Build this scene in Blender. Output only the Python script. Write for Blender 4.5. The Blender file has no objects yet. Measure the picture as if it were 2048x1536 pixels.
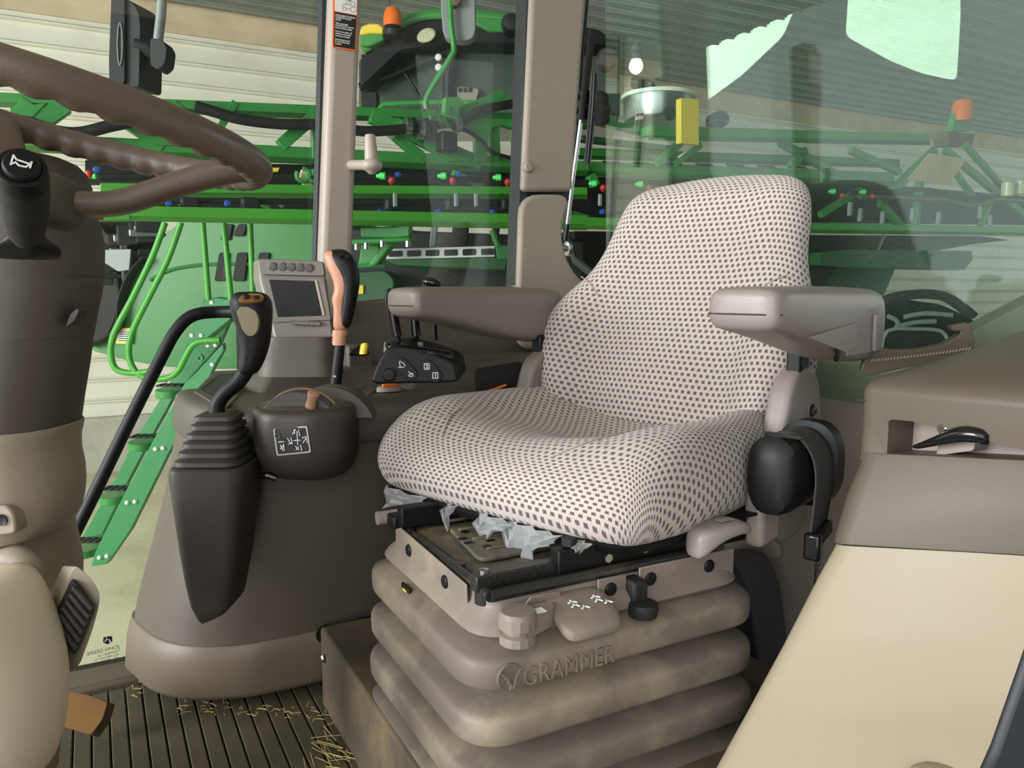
import bpy, bmesh, math, random
from math import sin, cos, pi, radians, sqrt, atan2, exp
from mathutils import Vector, Matrix
random.seed(7)
SC = bpy.context.scene
COL = SC.collection
V = Vector
# ------------------------------------------------------------------ camera, light
F = 1550.0; TH = radians(7.1); CZ = 0.75          # focal length in pixels of a 2048 wide frame
cam_d = bpy.data.cameras.new('camera'); cam = bpy.data.objects.new('camera', cam_d); COL.objects.link(cam)
cam.location = (0, 0, CZ); cam.rotation_euler = (pi/2 - TH, 0, 0)
cam_d.sensor_width = 36; cam_d.lens = F/2048*36; cam_d.clip_start = .02; cam_d.clip_end = 200
SC.camera = cam
SC.view_settings.view_transform = 'Standard'; SC.view_settings.look = 'None'
SC.view_settings.exposure = 0.35; SC.view_settings.gamma = 1
SC.view_settings.use_curve_mapping = False
w = bpy.data.worlds.new('world'); SC.world = w; w.use_nodes = True
bg = w.node_tree.nodes['Background']; bg.inputs[0].default_value = (.93, .97, 1, 1); bg.inputs[1].default_value = 1.0
def area(name, loc, target, sx, sy, power, col=(1,1,1)):
    d = bpy.data.lights.new(name, 'AREA'); d.shape = 'RECTANGLE'; d.size = sx; d.size_y = sy; d.energy = power; d.color = col
    o = bpy.data.objects.new(name, d); COL.objects.link(o); o.location = loc
    o.rotation_euler = (V(target)-V(loc)).to_track_quat('-Z', 'Y').to_euler(); return o
# daylight coming in through the wide shed door behind the photographer
area('daylight_door', (-1.6, -3.8, 1.6), (-.1, 2.5, .6), 6.0, 4.2, 195, (.94, .965, 1))
area('fill_far_end', (-7.6, -2.6, 2.2), (0, 9.0, 1.0), 4.0, 3.2, 850, (.96, .98, 1))  # added fill lamp brightening the shed and sprayer, no known opening there
area('fill_near_end', (13, -1.0, 2.6), (7, 12, 1.5), 4.5, 3.5, 800, (.97, .98, 1))  # fill lamp added to lift the dark wall behind the rear glass
# ------------------------------------------------------------------ pixel / frame helpers
def ray(px, py):
    u = (px-1024)/F; v = (768-py)/F
    return V((u, cos(TH)+v*sin(TH), -sin(TH)+v*cos(TH)))
O0 = V((0, 0, CZ))
def P(px, py, d): r_ = ray(px, py); return O0 + r_*(d/r_.y)
def PZ(px, py, z): r_ = ray(px, py); return O0 + r_*((z-CZ)/r_.z)
RX = V((.88, .474, 0)).normalized(); LX = V((-RX.y, RX.x, 0))     # along the cab to the rear / across to the far side
def PB(px, py, b): r_ = ray(px, py); return O0 + r_*(b/r_.dot(LX))
def PA(px, py, a): r_ = ray(px, py); return O0 + r_*(a/r_.dot(RX))
def T(a, b, z): return RX*a + LX*b + V((0, 0, z))
# ------------------------------------------------------------------ materials
def lin(c):
    return tuple(((x/255)/12.92 if x/255 <= .04045 else ((x/255+.055)/1.055)**2.4) for x in c)
def newmat(name):
    m = bpy.data.materials.new(name); m.use_nodes = True; return m, m.node_tree, m.node_tree.nodes['Principled BSDF']
def mat(name, rgb, rough=.5, metal=0, var=.06, vs=6, bump=.0, bs=300, spec=.5, dirt=None, dirt_amt=.0, dirt_s=4):
    m, nt, b = newmat(name); N = nt.nodes; L = nt.links
    c = lin(rgb)
    tc = N.new('ShaderNodeTexCoord')
    no = N.new('ShaderNodeTexNoise'); no.inputs['Scale'].default_value = vs; no.inputs['Detail'].default_value = 4
    L.new(tc.outputs['Object'], no.inputs['Vector'])
    mx = N.new('ShaderNodeMix'); mx.data_type = 'RGBA'
    mx.inputs[6].default_value = (*[x*(1-var*2) for x in c], 1); mx.inputs[7].default_value = (*[min(1, x*(1+var*2)) for x in c], 1)
    L.new(no.outputs['Fac'], mx.inputs[0]); out = mx.outputs[2]
    if dirt:
        n2 = N.new('ShaderNodeTexNoise'); n2.inputs['Scale'].default_value = dirt_s; n2.inputs['Detail'].default_value = 6; n2.inputs['Roughness'].default_value = .65
        L.new(tc.outputs['Object'], n2.inputs['Vector'])
        mr = N.new('ShaderNodeMapRange'); mr.inputs[1].default_value = .48; mr.inputs[2].default_value = .7; mr.inputs[4].default_value = dirt_amt
        L.new(n2.outputs['Fac'], mr.inputs[0])
        m2 = N.new('ShaderNodeMix'); m2.data_type = 'RGBA'; m2.inputs[7].default_value = (*lin(dirt), 1)
        L.new(mr.outputs[0], m2.inputs[0]); L.new(out, m2.inputs[6]); out = m2.outputs[2]
    L.new(out, b.inputs['Base Color'])
    b.inputs['Roughness'].default_value = rough; b.inputs['Metallic'].default_value = metal
    b.inputs['Specular IOR Level'].default_value = spec
    if bump:
        n3 = N.new('ShaderNodeTexNoise'); n3.inputs['Scale'].default_value = bs; n3.inputs['Detail'].default_value = 2
        L.new(tc.outputs['Object'], n3.inputs['Vector'])
        bp = N.new('ShaderNodeBump'); bp.inputs['Strength'].default_value = bump; bp.inputs['Distance'].default_value = .001
        L.new(n3.outputs['Fac'], bp.inputs['Height']); L.new(bp.outputs[0], b.inputs['Normal'])
    return m
def glass(name, tint, rough=.0, dust=.0, dustcol=(200, 210, 200), refl=1.0, dscale=3.0):
    m = bpy.data.materials.new(name); m.use_nodes = True; nt = m.node_tree; N = nt.nodes; L = nt.links
    N.remove(N['Principled BSDF']); out = N['Material Output']
    t = N.new('ShaderNodeBsdfTransparent'); t.inputs[0].default_value = (*tint, 1)
    g = N.new('ShaderNodeBsdfGlossy'); g.inputs['Roughness'].default_value = rough; g.inputs[0].default_value = (refl, refl, refl, 1)
    fr = N.new('ShaderNodeFresnel'); ge = N.new('ShaderNodeNewGeometry'); io = N.new('ShaderNodeMapRange')
    io.inputs[3].default_value = 1.5; io.inputs[4].default_value = 1/1.5; L.new(ge.outputs['Backfacing'], io.inputs[0]); L.new(io.outputs[0], fr.inputs[0])
    m1 = N.new('ShaderNodeMixShader'); L.new(fr.outputs[0], m1.inputs[0]); L.new(t.outputs[0], m1.inputs[1]); L.new(g.outputs[0], m1.inputs[2])
    if dust:
        d = N.new('ShaderNodeBsdfDiffuse'); d.inputs[0].default_value = (*lin(dustcol), 1)
        tc = N.new('ShaderNodeTexCoord'); no = N.new('ShaderNodeTexNoise'); no.inputs['Scale'].default_value = dscale; no.inputs['Detail'].default_value = 7
        L.new(tc.outputs['Object'], no.inputs['Vector'])
        mr = N.new('ShaderNodeMapRange'); mr.inputs[1].default_value = .3; mr.inputs[2].default_value = .75; mr.inputs[3].default_value = dust*.5; mr.inputs[4].default_value = dust*1.6
        L.new(no.outputs['Fac'], mr.inputs[0])
        m2 = N.new('ShaderNodeMixShader'); L.new(mr.outputs[0], m2.inputs[0]); L.new(m1.outputs[0], m2.inputs[1]); L.new(d.outputs[0], m2.inputs[2])
        L.new(m2.outputs[0], out.inputs[0])
    else: L.new(m1.outputs[0], out.inputs[0])
    return m
def emat(name, rgb, s):
    m, nt, b = newmat(name); b.inputs['Base Color'].default_value = (*lin(rgb), 1)
    b.inputs['Emission Color'].default_value = (*lin(rgb), 1); b.inputs['Emission Strength'].default_value = s; return m
def fabric(name, light, dark, pu=.0112, pv=.0098, du=.25, dv=.27):
    m, nt, b = newmat(name); N = nt.nodes; L = nt.links
    uv = N.new('ShaderNodeUVMap'); uv.uv_map = 'UVMap'
    sx = N.new('ShaderNodeSeparateXYZ'); L.new(uv.outputs[0], sx.inputs[0])
    def M(op, a, b_=None, c=None):
        n = N.new('ShaderNodeMath'); n.operation = op
        for i, x in enumerate((a, b_, c)):
            if x is None: continue
            if isinstance(x, (int, float)): n.inputs[i].default_value = x
            else: L.new(x, n.inputs[i])
        return n.outputs[0]
    u = M('DIVIDE', sx.outputs[0], pu); v = M('DIVIDE', sx.outputs[1], pv)
    row = M('FLOOR', v); odd = M('FLOORED_MODULO', row, 2.0)
    u2 = M('ADD', u, M('MULTIPLY', odd, .5))
    fu = M('ABSOLUTE', M('SUBTRACT', M('FRACT', u2), .5)); fv = M('ABSOLUTE', M('SUBTRACT', M('FRACT', v), .5))
    a = M('SUBTRACT', 1.0, M('SMOOTHSTEP' if False else 'DIVIDE', fu, du*2)); 
    mu = N.new('ShaderNodeMapRange'); mu.interpolation_type = 'SMOOTHSTEP'
    L.new(fu, mu.inputs[0]); mu.inputs[1].default_value = du-.06; mu.inputs[2].default_value = du+.06; mu.inputs[3].default_value = 1; mu.inputs[4].default_value = 0
    mv = N.new('ShaderNodeMapRange'); mv.interpolation_type = 'SMOOTHSTEP'
    L.new(fv, mv.inputs[0]); mv.inputs[1].default_value = dv-.07; mv.inputs[2].default_value = dv+.07; mv.inputs[3].default_value = 1; mv.inputs[4].default_value = 0
    dot = M('MULTIPLY', mu.outputs[0], mv.outputs[0])
    # knit ribs between the dots
    wv = M('SINE', M('MULTIPLY', M('ADD', u, M('MULTIPLY', v, .5)), 2*pi*3))
    tc = N.new('ShaderNodeTexCoord'); no = N.new('ShaderNodeTexNoise'); no.inputs['Scale'].default_value = 7; no.inputs['Detail'].default_value = 4
    L.new(tc.outputs['Object'], no.inputs['Vector'])
    n2 = N.new('ShaderNodeTexNoise'); n2.inputs['Scale'].default_value = 900; L.new(tc.outputs['Object'], n2.inputs['Vector'])
    lc = lin(light); dc = lin(dark)
    m1 = N.new('ShaderNodeMix'); m1.data_type = 'RGBA'; m1.inputs[6].default_value = (*[x*.86 for x in lc], 1); m1.inputs[7].default_value = (*[min(1, x*1.12) for x in lc], 1)
    L.new(M('ADD', M('MULTIPLY', no.outputs[0], .6), M('MULTIPLY', n2.outputs[0], .4)), m1.inputs[0])
    m2 = N.new('ShaderNodeMix'); m2.data_type = 'RGBA'; m2.inputs[7].default_value = (*dc, 1)
    L.new(M('MULTIPLY', dot, .92), m2.inputs[0]); L.new(m1.outputs[2], m2.inputs[6])
    L.new(m2.outputs[2], b.inputs['Base Color']); b.inputs['Roughness'].default_value = .95
    b.inputs['Specular IOR Level'].default_value = .12
    b.inputs['Sheen Weight'].default_value = .15
    h = M('SUBTRACT', M('MULTIPLY', wv, .18), M('MULTIPLY', dot, 1.0))
    bp = N.new('ShaderNodeBump'); bp.inputs['Strength'].default_value = .6; bp.inputs['Distance'].default_value = .0012
    L.new(h, bp.inputs['Height']); L.new(bp.outputs[0], b.inputs['Normal'])
    return m
def stripes(name, rgb1, rgb2, axis_uv=1, period=.2, width=.08, rough=.5, metal=0, var=.04, bumpd=.0, prof=None):
    """corrugated sheet: real ribs are in the mesh; this only gives dirt"""
    return mat(name, rgb1, rough, metal, var, 2.0)
M_ = {}
M_['trim'] = mat('beige_plastic', (148, 136, 122), .5, bump=.15, bs=500, var=.03)
M_['trimlight'] = mat('pale_plastic', (160, 148, 136), .42, bump=.1, bs=500, var=.03)
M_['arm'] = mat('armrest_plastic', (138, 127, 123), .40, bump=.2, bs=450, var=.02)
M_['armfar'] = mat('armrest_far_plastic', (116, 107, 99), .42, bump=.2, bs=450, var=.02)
M_['console'] = mat('console_plastic', (88, 79, 69), .5, bump=.2, bs=400, var=.05, vs=3)
M_['consoletop'] = mat('console_top_plastic', (84, 77, 69), .5, bump=.2, bs=400, var=.04)
M_['pod'] = mat('pod_plastic', (64, 58, 53), .45, bump=.15, bs=400, var=.03)
M_['skirt'] = mat('skirt_plastic', (110, 98, 82), .5, bump=.2, bs=400, var=.05, vs=3)
M_['dark'] = mat('dark_brown_plastic', (58, 54, 47), .55, bump=.3, bs=500, var=.04)
M_['bellow'] = mat('bellows_rubber', (112, 101, 92), .55, bump=.1, bs=300, var=.06, vs=5, dirt=(172, 158, 128), dirt_amt=.75, dirt_s=5)
M_['seatskirt'] = mat('seat_skirt_rubber', (126, 114, 105), .5, bump=.1, bs=300, var=.05, dirt=(178, 162, 128), dirt_amt=.5, dirt_s=6)
M_['wheel'] = mat('steering_wheel_brown', (94, 80, 70), .40, bump=.2, bs=500, var=.05)
M_['wheelhub'] = mat('column_brown', (78, 70, 63), .55, bump=.15, bs=300, var=.05)
M_['sleeve'] = mat('sleeve_beige', (146, 134, 116), .5, bump=.15, bs=300, var=.05)
M_['cover'] = mat('cover_beige', (222, 208, 184), .6, bump=.05, bs=300, var=.03)
M_['black'] = mat('black_plastic', (13, 14, 15), .5, spec=.3, var=.05)
M_['blackgloss'] = mat('black_gloss', (16, 17, 18), .18, var=.05)
M_['blackmatt'] = mat('black_matt', (24, 23, 22), .7, var=.08, bump=.2, bs=200)
M_['steelblack'] = mat('black_steel', (36, 35, 34), .38, var=.1, dirt=(120, 106, 80), dirt_amt=.55, dirt_s=9)
M_['dusty'] = mat('dusty_steel', (84, 78, 68), .6, var=.12, vs=12, dirt=(160, 140, 105), dirt_amt=.8, dirt_s=10)
M_['chrome'] = mat('chrome', (210, 210, 210), .15, 1, var=.02)
M_['steel'] = mat('steel', (170, 172, 170), .3, 1, var=.05)
M_['orange'] = mat('orange_tan_plastic', (186, 132, 104), .45, var=.03)
M_['pink'] = mat('salmon_plastic', (168, 125, 100), .45, var=.03)
M_['orangebright'] = mat('bright_orange', (235, 110, 45), .4, var=.02)
M_['red'] = mat('red_plastic', (175, 40, 30), .4, var=.02)
M_['yellow'] = mat('yellow_paint', (235, 205, 60), .45, var=.04)
M_['inlay'] = mat('grip_inlay', (128, 118, 92), .5, var=.03)
M_['white'] = mat('white_print', (235, 235, 228), .5, var=.02)
M_['black_print'] = mat('black_print', (22, 24, 26), .5, var=.05)
M_['screen'] = mat('screen_glass', (20, 25, 23), .3, var=.15, vs=20, spec=.2)
M_['monitor'] = mat('monitor_plastic', (106, 100, 92), .42, bump=.12, bs=500, var=.02)
M_['monitordark'] = mat('monitor_button', (70, 66, 61), .45, var=.02)
M_['fendertop'] = mat('fender_brown', (88, 79, 67), .5, bump=.1, bs=350, var=.04)
M_['fenderbeige'] = mat('fender_beige', (152, 140, 118), .55, bump=.08, bs=250, var=.03, vs=3)
M_['rearpanel'] = mat('rear_panel_beige', (215, 200, 186), .55, bump=.1, bs=250, var=.03)
M_['webbing'] = mat('belt_webbing', (58, 55, 53), .8, bump=.5, bs=700, var=.05)
M_['green'] = mat('machine_green', (54, 134, 60), .35, var=.12, vs=3, dirt=(70, 118, 66), dirt_amt=.5, dirt_s=5)
M_['greenlit'] = mat('machine_green_bright', (66, 152, 46), .4, var=.08, vs=3, dirt=(90, 140, 60), dirt_amt=.3, dirt_s=5)
M_['greendark'] = mat('machine_green_dark', (28, 84, 44), .45, var=.12, vs=3)
M_['greenhood'] = mat('hood_green', (40,118,40), .4, var=.06, vs=2)
M_['ladder'] = mat('ladder_green', (46, 126, 72), .5, var=.06, vs=3)
M_['rubber'] = mat('black_rubber', (17, 18, 18), .6, var=.1)
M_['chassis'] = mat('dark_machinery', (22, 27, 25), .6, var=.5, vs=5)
M_['whitesheet'] = mat('white_sheet_steel', (232, 228, 212), .45, var=.03, vs=1, dirt=(190, 176, 150), dirt_amt=.25, dirt_s=2)
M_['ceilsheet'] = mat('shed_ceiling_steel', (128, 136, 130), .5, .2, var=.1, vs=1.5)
M_['recess'] = mat('recess_plastic', (140, 128, 118), .5)
M_['sheddark'] = mat('dark_shed_wall', (66, 68, 66), .8, var=.1, vs=1)
M_['tan'] = mat('tan_board', (212, 190, 160), .85, var=.1, vs=2, dirt=(160, 132, 100), dirt_amt=.5, dirt_s=1.6)
M_['concrete'] = mat('concrete', (218, 206, 176), .8, var=.08, vs=1.2, dirt=(150, 138, 108), dirt_amt=.6, dirt_s=1.4, bump=.1, bs=60)
M_['concretewall'] = mat('concrete_stem', (186, 180, 166), .85, var=.08, vs=3, dirt=(130, 124, 108), dirt_amt=.6, dirt_s=2.5)
M_['mat'] = mat('floor_mat_rubber', (78, 71, 54), .75, var=.1, vs=6, bump=.3, bs=150, dirt=(120, 106, 78), dirt_amt=.4, dirt_s=5)
M_['groove'] = mat('floor_mat_groove', (40, 36, 26), .8)
M_['platform'] = mat('seat_platform_dirty', (82, 72, 58), .7, var=.15, vs=8, dirt=(120, 100, 70), dirt_amt=.8, dirt_s=8)
M_['straw'] = mat('straw', (186, 164, 105), .7, var=.15)
M_['pedalorange'] = mat('worn_brown_pedal', (128, 90, 42), .6, var=.1, vs=25)
M_['smoked'] = mat('bluegrey_rubber', (84, 88, 94), .7, var=.05)
M_['seal'] = mat('window_seal', (34, 38, 42), .55, var=.05)
M_['amber'] = mat('amber_lens', (235, 110, 30), .2, var=.1, vs=40)
M_['lampglass'] = mat('lamp_lens', (200, 200, 165), .25, var=.1, vs=60)
M_['mirrorback'] = mat('grey_mirror_back', (128, 134, 132), .45, var=.04)
M_['fabric'] = fabric('seat_fabric', (184, 173, 166), (80, 71, 68))
M_['fabricseam'] = mat('seam_thread', (150, 138, 128), .9)
M_['win'] = glass('side_glass', (.95, .98, .955), dust=.004)
M_['rearglass'] = glass('rear_glass', (.86, .95, .90), dust=.022, dustcol=(170, 200, 185), dscale=2.2)
M_['plastic_film'] = None
def film():
    m = bpy.data.materials.new('torn_film'); m.use_nodes = True; nt = m.node_tree; N = nt.nodes; L = nt.links
    b = N['Principled BSDF']; b.inputs['Base Color'].default_value = (.45, .46, .46, 1); b.inputs['Roughness'].default_value = .25
    t = N.new('ShaderNodeBsdfTransparent'); mx = N.new('ShaderNodeMixShader'); mx.inputs[0].default_value = .42
    L.new(t.outputs[0], mx.inputs[1]); L.new(b.outputs[0], mx.inputs[2]); L.new(mx.outputs[0], N['Material Output'].inputs[0]); return m
M_['plastic_film'] = film()
# ------------------------------------------------------------------ object helpers
def tag(o, label=None, cat=None, group=None, kind=None):
    if label: o['label'] = label
    if cat: o['category'] = cat
    if group: o['group'] = group
    if kind: o['kind'] = kind
    return o
def empty(name, loc, label, cat, group=None):
    o = bpy.data.objects.new(name, None); COL.objects.link(o); o.location = loc; o.empty_display_size = .05
    bpy.context.view_layer.update()
    return tag(o, label, cat, group)
def wloc(o):
    v = V(o.location)
    while o.parent: 
        o = o.parent; v = v + V(o.location) if o.type == 'EMPTY' else v
    return v
def adopt(o, parent):
    if parent is not None:
        o.parent = parent
        o.matrix_parent_inverse = Matrix.Translation(-ORI(parent))
    return o
def ORI(p):
    # world origin of a parent: empties carry a location, meshes sit at the world origin
    if p.type == 'EMPTY': return V(p.location)
    return V((0, 0, 0))
def mk(name, verts, faces, m, parent=None, smooth=True, angle=35, sub=0, bevel=0, seg=2, solid=0, uvs=None, mats=None, off=-1):
    me = bpy.data.meshes.new(name); me.from_pydata([tuple(v) for v in verts], [], faces); me.validate(); me.update()
    bm = bmesh.new(); bm.from_mesh(me); bmesh.ops.recalc_face_normals(bm, faces=bm.faces); bm.to_mesh(me); bm.free()
    if uvs:
        ul = me.uv_layers.new(name='UVMap')
        for l in me.loops: ul.data[l.index].uv = uvs[l.vertex_index]
    me.materials.append(m if not isinstance(m, str) else M_[m])
    if smooth:
        for p in me.polygons: p.use_smooth = True
        if not sub: me.set_sharp_from_angle(angle=radians(angle))
    o = bpy.data.objects.new(name, me); COL.objects.link(o)
    if solid:
        s = o.modifiers.new('solid', 'SOLIDIFY'); s.thickness = solid; s.offset = off
    if bevel:
        b = o.modifiers.new('bevel', 'BEVEL'); b.width = bevel; b.segments = seg; b.limit_method = 'ANGLE'; b.angle_limit = radians(30); b.harden_normals = False
    if sub:
        s = o.modifiers.new('sub', 'SUBSURF'); s.levels = sub; s.render_levels = sub
    adopt(o, parent)
    return o
def join(parts):
    vs, fs = [], []
    for v, f in parts:
        k = len(vs); vs += list(v); fs += [tuple(i+k for i in q) for q in f]
    return vs, fs
def boxg(c, ax, ay, az, sx, sy, sz):
    c = V(c); vs = []
    for i in (-1, 1):
        for j in (-1, 1):
            for k in (-1, 1): vs.append(c + ax*(i*sx/2) + ay*(j*sy/2) + az*(k*sz/2))
    return vs, [(0, 1, 3, 2), (4, 6, 7, 5), (0, 4, 5, 1), (2, 3, 7, 6), (0, 2, 6, 4), (1, 5, 7, 3)]
XX, YY, ZZ = V((1, 0, 0)), V((0, 1, 0)), V((0, 0, 1))
def box(name, c, s, m, parent=None, ax=RX, ay=LX, az=ZZ, bevel=.002, **k):
    v, f = boxg(c, ax, ay, az, *s); return mk(name, v, f, m, parent, bevel=bevel, **k)
def beamg(p, q, h, t, up=ZZ):
    p = V(p); q = V(q); d = (q-p); L_ = d.length; d.normalize(); s = d.cross(up).normalized(); u = s.cross(d).normalized()
    return boxg((p+q)/2, d, s, u, L_, t, h)
def beam(name, p, q, h, t, m, parent=None, bevel=.004, **k):
    v, f = beamg(p, q, h, t); return mk(name, v, f, m, parent, bevel=bevel, **k)
def ringf(c, ax, ay, rx, ry, n=16, e=2.0, ph=0):
    out = []
    for i in range(n):
        t = 2*pi*i/n + ph; ct, st = cos(t), sin(t)
        out.append(V(c) + ax*(rx*math.copysign(abs(ct)**(2/e), ct)) + ay*(ry*math.copysign(abs(st)**(2/e), st)))
    return out
def loftg(rings, cap=True):
    n = len(rings[0]); vs = [p for r_ in rings for p in r_]; fs = []
    for k in range(len(rings)-1):
        for i in range(n):
            j = (i+1) % n; fs.append((k*n+i, k*n+j, (k+1)*n+j, (k+1)*n+i))
    if cap: fs.append(tuple(reversed(range(n)))); fs.append(tuple((len(rings)-1)*n+i for i in range(n)))
    return vs, fs
def loft(name, rings, m, parent=None, cap=True, **k):
    v, f = loftg(rings, cap); return mk(name, v, f, m, parent, **k)
def smoothpath(pts, n=6):
    """Catmull-Rom through pts (each a tuple of equal length)"""
    pts = [list(p) for p in pts]; out = []
    P_ = [pts[0]] + pts + [pts[-1]]
    for i in range(1, len(P_)-2):
        for k in range(n):
            t = k/n; a, b, c, d = P_[i-1], P_[i], P_[i+1], P_[i+2]
            out.append([.5*((2*b[j]) + (-a[j]+c[j])*t + (2*a[j]-5*b[j]+4*c[j]-d[j])*t*t + (-a[j]+3*b[j]-3*c[j]+d[j])*t**3) for j in range(len(b))])
    out.append(list(pts[-1])); return out
def tubeg(pts, rads, n=12, e=2.0, up=None, asp=1.0):
    pts = [V(p) for p in pts]; 
    if isinstance(rads, (int, float)): rads = [rads]*len(pts)
    rings = []; u = None
    for i, p in enumerate(pts):
        d = (pts[min(i+1, len(pts)-1)] - pts[max(i-1, 0)]).normalized()
        if u is None:
            u = V(up) if up is not None else (ZZ if abs(d.z) < .9 else XX)
        u = (u - d*u.dot(d)).normalized(); s = d.cross(u)
        rr = rads[i]; ra, rb = (rr if isinstance(rr, (tuple, list)) else (rr*asp, rr))
        rings.append(ringf(p, s, u, ra, rb, n, e))
    return loftg(rings)
def tube(name, pts, rads, m, parent=None, n=12, smooth_n=0, **k):
    if smooth_n:
        if isinstance(rads, (int, float)): rads = [rads]*len(pts)
        multi = isinstance(rads[0], (tuple, list))
        q = smoothpath([tuple(p)+(tuple(r_) if multi else (r_,)) for p, r_ in zip(pts, rads)], smooth_n)
        pts = [a[:3] for a in q]; rads = [tuple(a[3:]) if multi else a[3] for a in q]
    e = k.pop('e', 2.0); up = k.pop('up', None)
    v, f = tubeg(pts, rads, n, e, up); return mk(name, v, f, m, parent, **k)
def lathe(name, c, axis, prof, m, parent=None, n=24, **k):
    """prof: list of (radius, offset along axis)"""
    axis = V(axis).normalized(); a = axis.orthogonal().normalized(); b = axis.cross(a)
    return loft(name, [ringf(V(c)+axis*h, a, b, max(r_, 1e-5), max(r_, 1e-5), n) for r_, h in prof], m, parent, **k)
def polyg(pts, dvec):
    n = len(pts); vs = [V(p) for p in pts] + [V(p)+dvec for p in pts]
    fs = [tuple(range(n)), tuple(reversed(range(n, 2*n)))] + [(i, (i+1) % n, n+(i+1) % n, n+i) for i in range(n)]
    return vs, fs
def poly(name, pts, dvec, m, parent=None, bevel=.003, **k):
    v, f = polyg(pts, V(dvec)); return mk(name, v, f, m, parent, bevel=bevel, **k)
def arcpts(pts, r_, n=5):
    """round the corners of a 2-D polygon"""
    out = []; N_ = len(pts)
    for i in range(N_):
        p0, p1, p2 = V(pts[i-1]), V(pts[i]), V(pts[(i+1) % N_])
        a = (p0-p1); b = (p2-p1); ra = min(r_, a.length*.45, b.length*.45)
        s, e_ = p1+a.normalized()*ra, p1+b.normalized()*ra
        for k in range(n+1):
            t = k/n; out.append(s*(1-t)**2 + p1*2*t*(1-t) + e_*t*t)
    return out
def text(name, s, c, ax, ay, size, m, parent=None, ext=.0004, align='LEFT', shear=0, space=1.0, bev=0, scalex=1.0, bold=0):
    cu = bpy.data.curves.new('t', 'FONT'); cu.body = s; cu.size = size; cu.extrude = ext; cu.align_x = align; cu.shear = shear
    cu.space_character = space; cu.offset = bold; cu.bevel_depth = bev; cu.resolution_u = 3
    t = bpy.data.objects.new('t', cu); COL.objects.link(t); bpy.context.view_layer.update()
    me = bpy.data.meshes.new_from_object(t.evaluated_get(bpy.context.evaluated_depsgraph_get()))
    bpy.data.objects.remove(t)
    ax = V(ax).normalized(); ay = V(ay).normalized(); az = ax.cross(ay)
    for v in me.vertices: v.co = V(c) + ax*v.co.x*scalex + ay*v.co.y + az*v.co.z
    me.materials.clear(); me.materials.append(M_[m]); me.name = name
    o = bpy.data.objects.new(name, me); COL.objects.link(o); adopt(o, parent); return o
def bar(c, d, up, L_, w_, t): # geometry for small print marks
    return boxg(c, V(d).normalized(), V(up).normalized(), V(d).cross(V(up)).normalized(), L_, w_, t)
def copyo(o, parent=None, shift=V((0, 0, 0))):
    c = o.copy(); COL.objects.link(c)
    return c
# ================================================================== THE SETTING
GZ = -1.35                                             # ground of the shed
W0 = V((-4.7, 8.8, 0)); HZ = CZ + 2.88                  # a point of the shed wall, top of its sheeting
def struct(name, v, f, m, parent=None, **k):
    o = mk(name, v, f, m, parent, **k)
    if parent is None: o['kind'] = 'structure'
    return o
def corrugated(name, p0, along, L_, upv, out, H, pitch, m, depth=.02):
    prof = []; h = 0
    while h < H:
        for dh, d in ((0, 0), (.70, 0), (.74, 1), (.80, 1), (.84, 0), (.88, 0), (.9, .5), (.94, .5), (.96, 0)):
            if h+dh*pitch <= H: prof.append((h+dh*pitch, d*depth))
        h += pitch
    prof.append((H, 0)); vs = []; fs = []
    for h, d in prof:
        for s in (0, L_): vs.append(p0 + along*s + upv*h + out*d)
    for i in range(len(prof)-1): fs.append((2*i, 2*i+1, 2*i+3, 2*i+2))
    # back skin so the sheet has thickness
    n = len(vs); vs += [p0+along*s+upv*h-out*.02 for h in (0, H) for s in (0, L_)]; fs.append((n, n+1, n+3, n+2))
    return struct(name, vs, fs, m, smooth=False)
def mkstruct_box(name, c, s, m, **k):
    o = box(name, c, s, m, **k); o['kind'] = 'structure'; return o
corrugated('wall_far', W0 - RX*6 + V((0, 0, GZ+.62)), RX, 32, ZZ, -LX, HZ-GZ-.62, .24, 'whitesheet', .055)
struct('trim_1', *boxg(W0 + RX*10 + V((0, 0, HZ+.15)) + LX*.05, RX, LX, ZZ, 32, .16, .32), 'tan', smooth=False)
struct('baseboard_far', *boxg(W0 + RX*10 + V((0, 0, GZ+.30)), RX, LX, ZZ, 32, .22, .66), 'concretewall', smooth=False)
corrugated('ceiling', W0 - RX*6 + LX*.3 + V((0, 0, HZ+.31)), RX, 32, -LX, -ZZ, 14, .30, 'ceilsheet', .04)
struct('floor', *boxg(V((2, 4, GZ-.05)), RX, LX, ZZ, 44, 26, .1), 'concrete', smooth=False)
mkstruct_box('wall_near', T(0, -5.6, 1.2), (34, .2, 6.0), 'sheddark', bevel=0)
# purlins under the ceiling
for i, b_ in enumerate((7.2, 4.6)):
    pass
# ---- cab floor with its ribbed mat
BG = 1.65                                              # distance of the far side glass
struct('floor_cab', *boxg(T(.35, .75, -.06), RX, LX, ZZ, 2.6, 1.95, .1), 'groove', smooth=False)
vs, fs = [], []
a = -.95
while a < .36:
    prof = [(a, 0), (a+.0006, .0062), (a+.002, .0072), (a+.0238, .0072), (a+.0252, .0062), (a+.0258, 0)]
    k = len(vs)
    for b_ in (.1, 1.56):
        for (aa, zz) in prof: vs.append(T(aa, b_, zz-.006))
    for i in range(5): fs.append((k+i, k+i+1, k+7+i, k+6+i))
    fs += [(k, k+5, k+11, k+6), tuple(k+i for i in range(6)), tuple(k+11-i for i in range(6))]
    a += .0275
floor_mat = mk('floor_mat', vs, fs, 'mat', angle=20)
tag(floor_mat, 'dirty ribbed rubber mat on the cab floor beneath the levers', 'floor mat')
# sill of the side glass
s = mkstruct_box('trim_2', T(-.3, BG-.02, -.018), (1.7, .09, .05), 'trim', bevel=.01)
s.data.materials[0] = M_['skirt']
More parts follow.
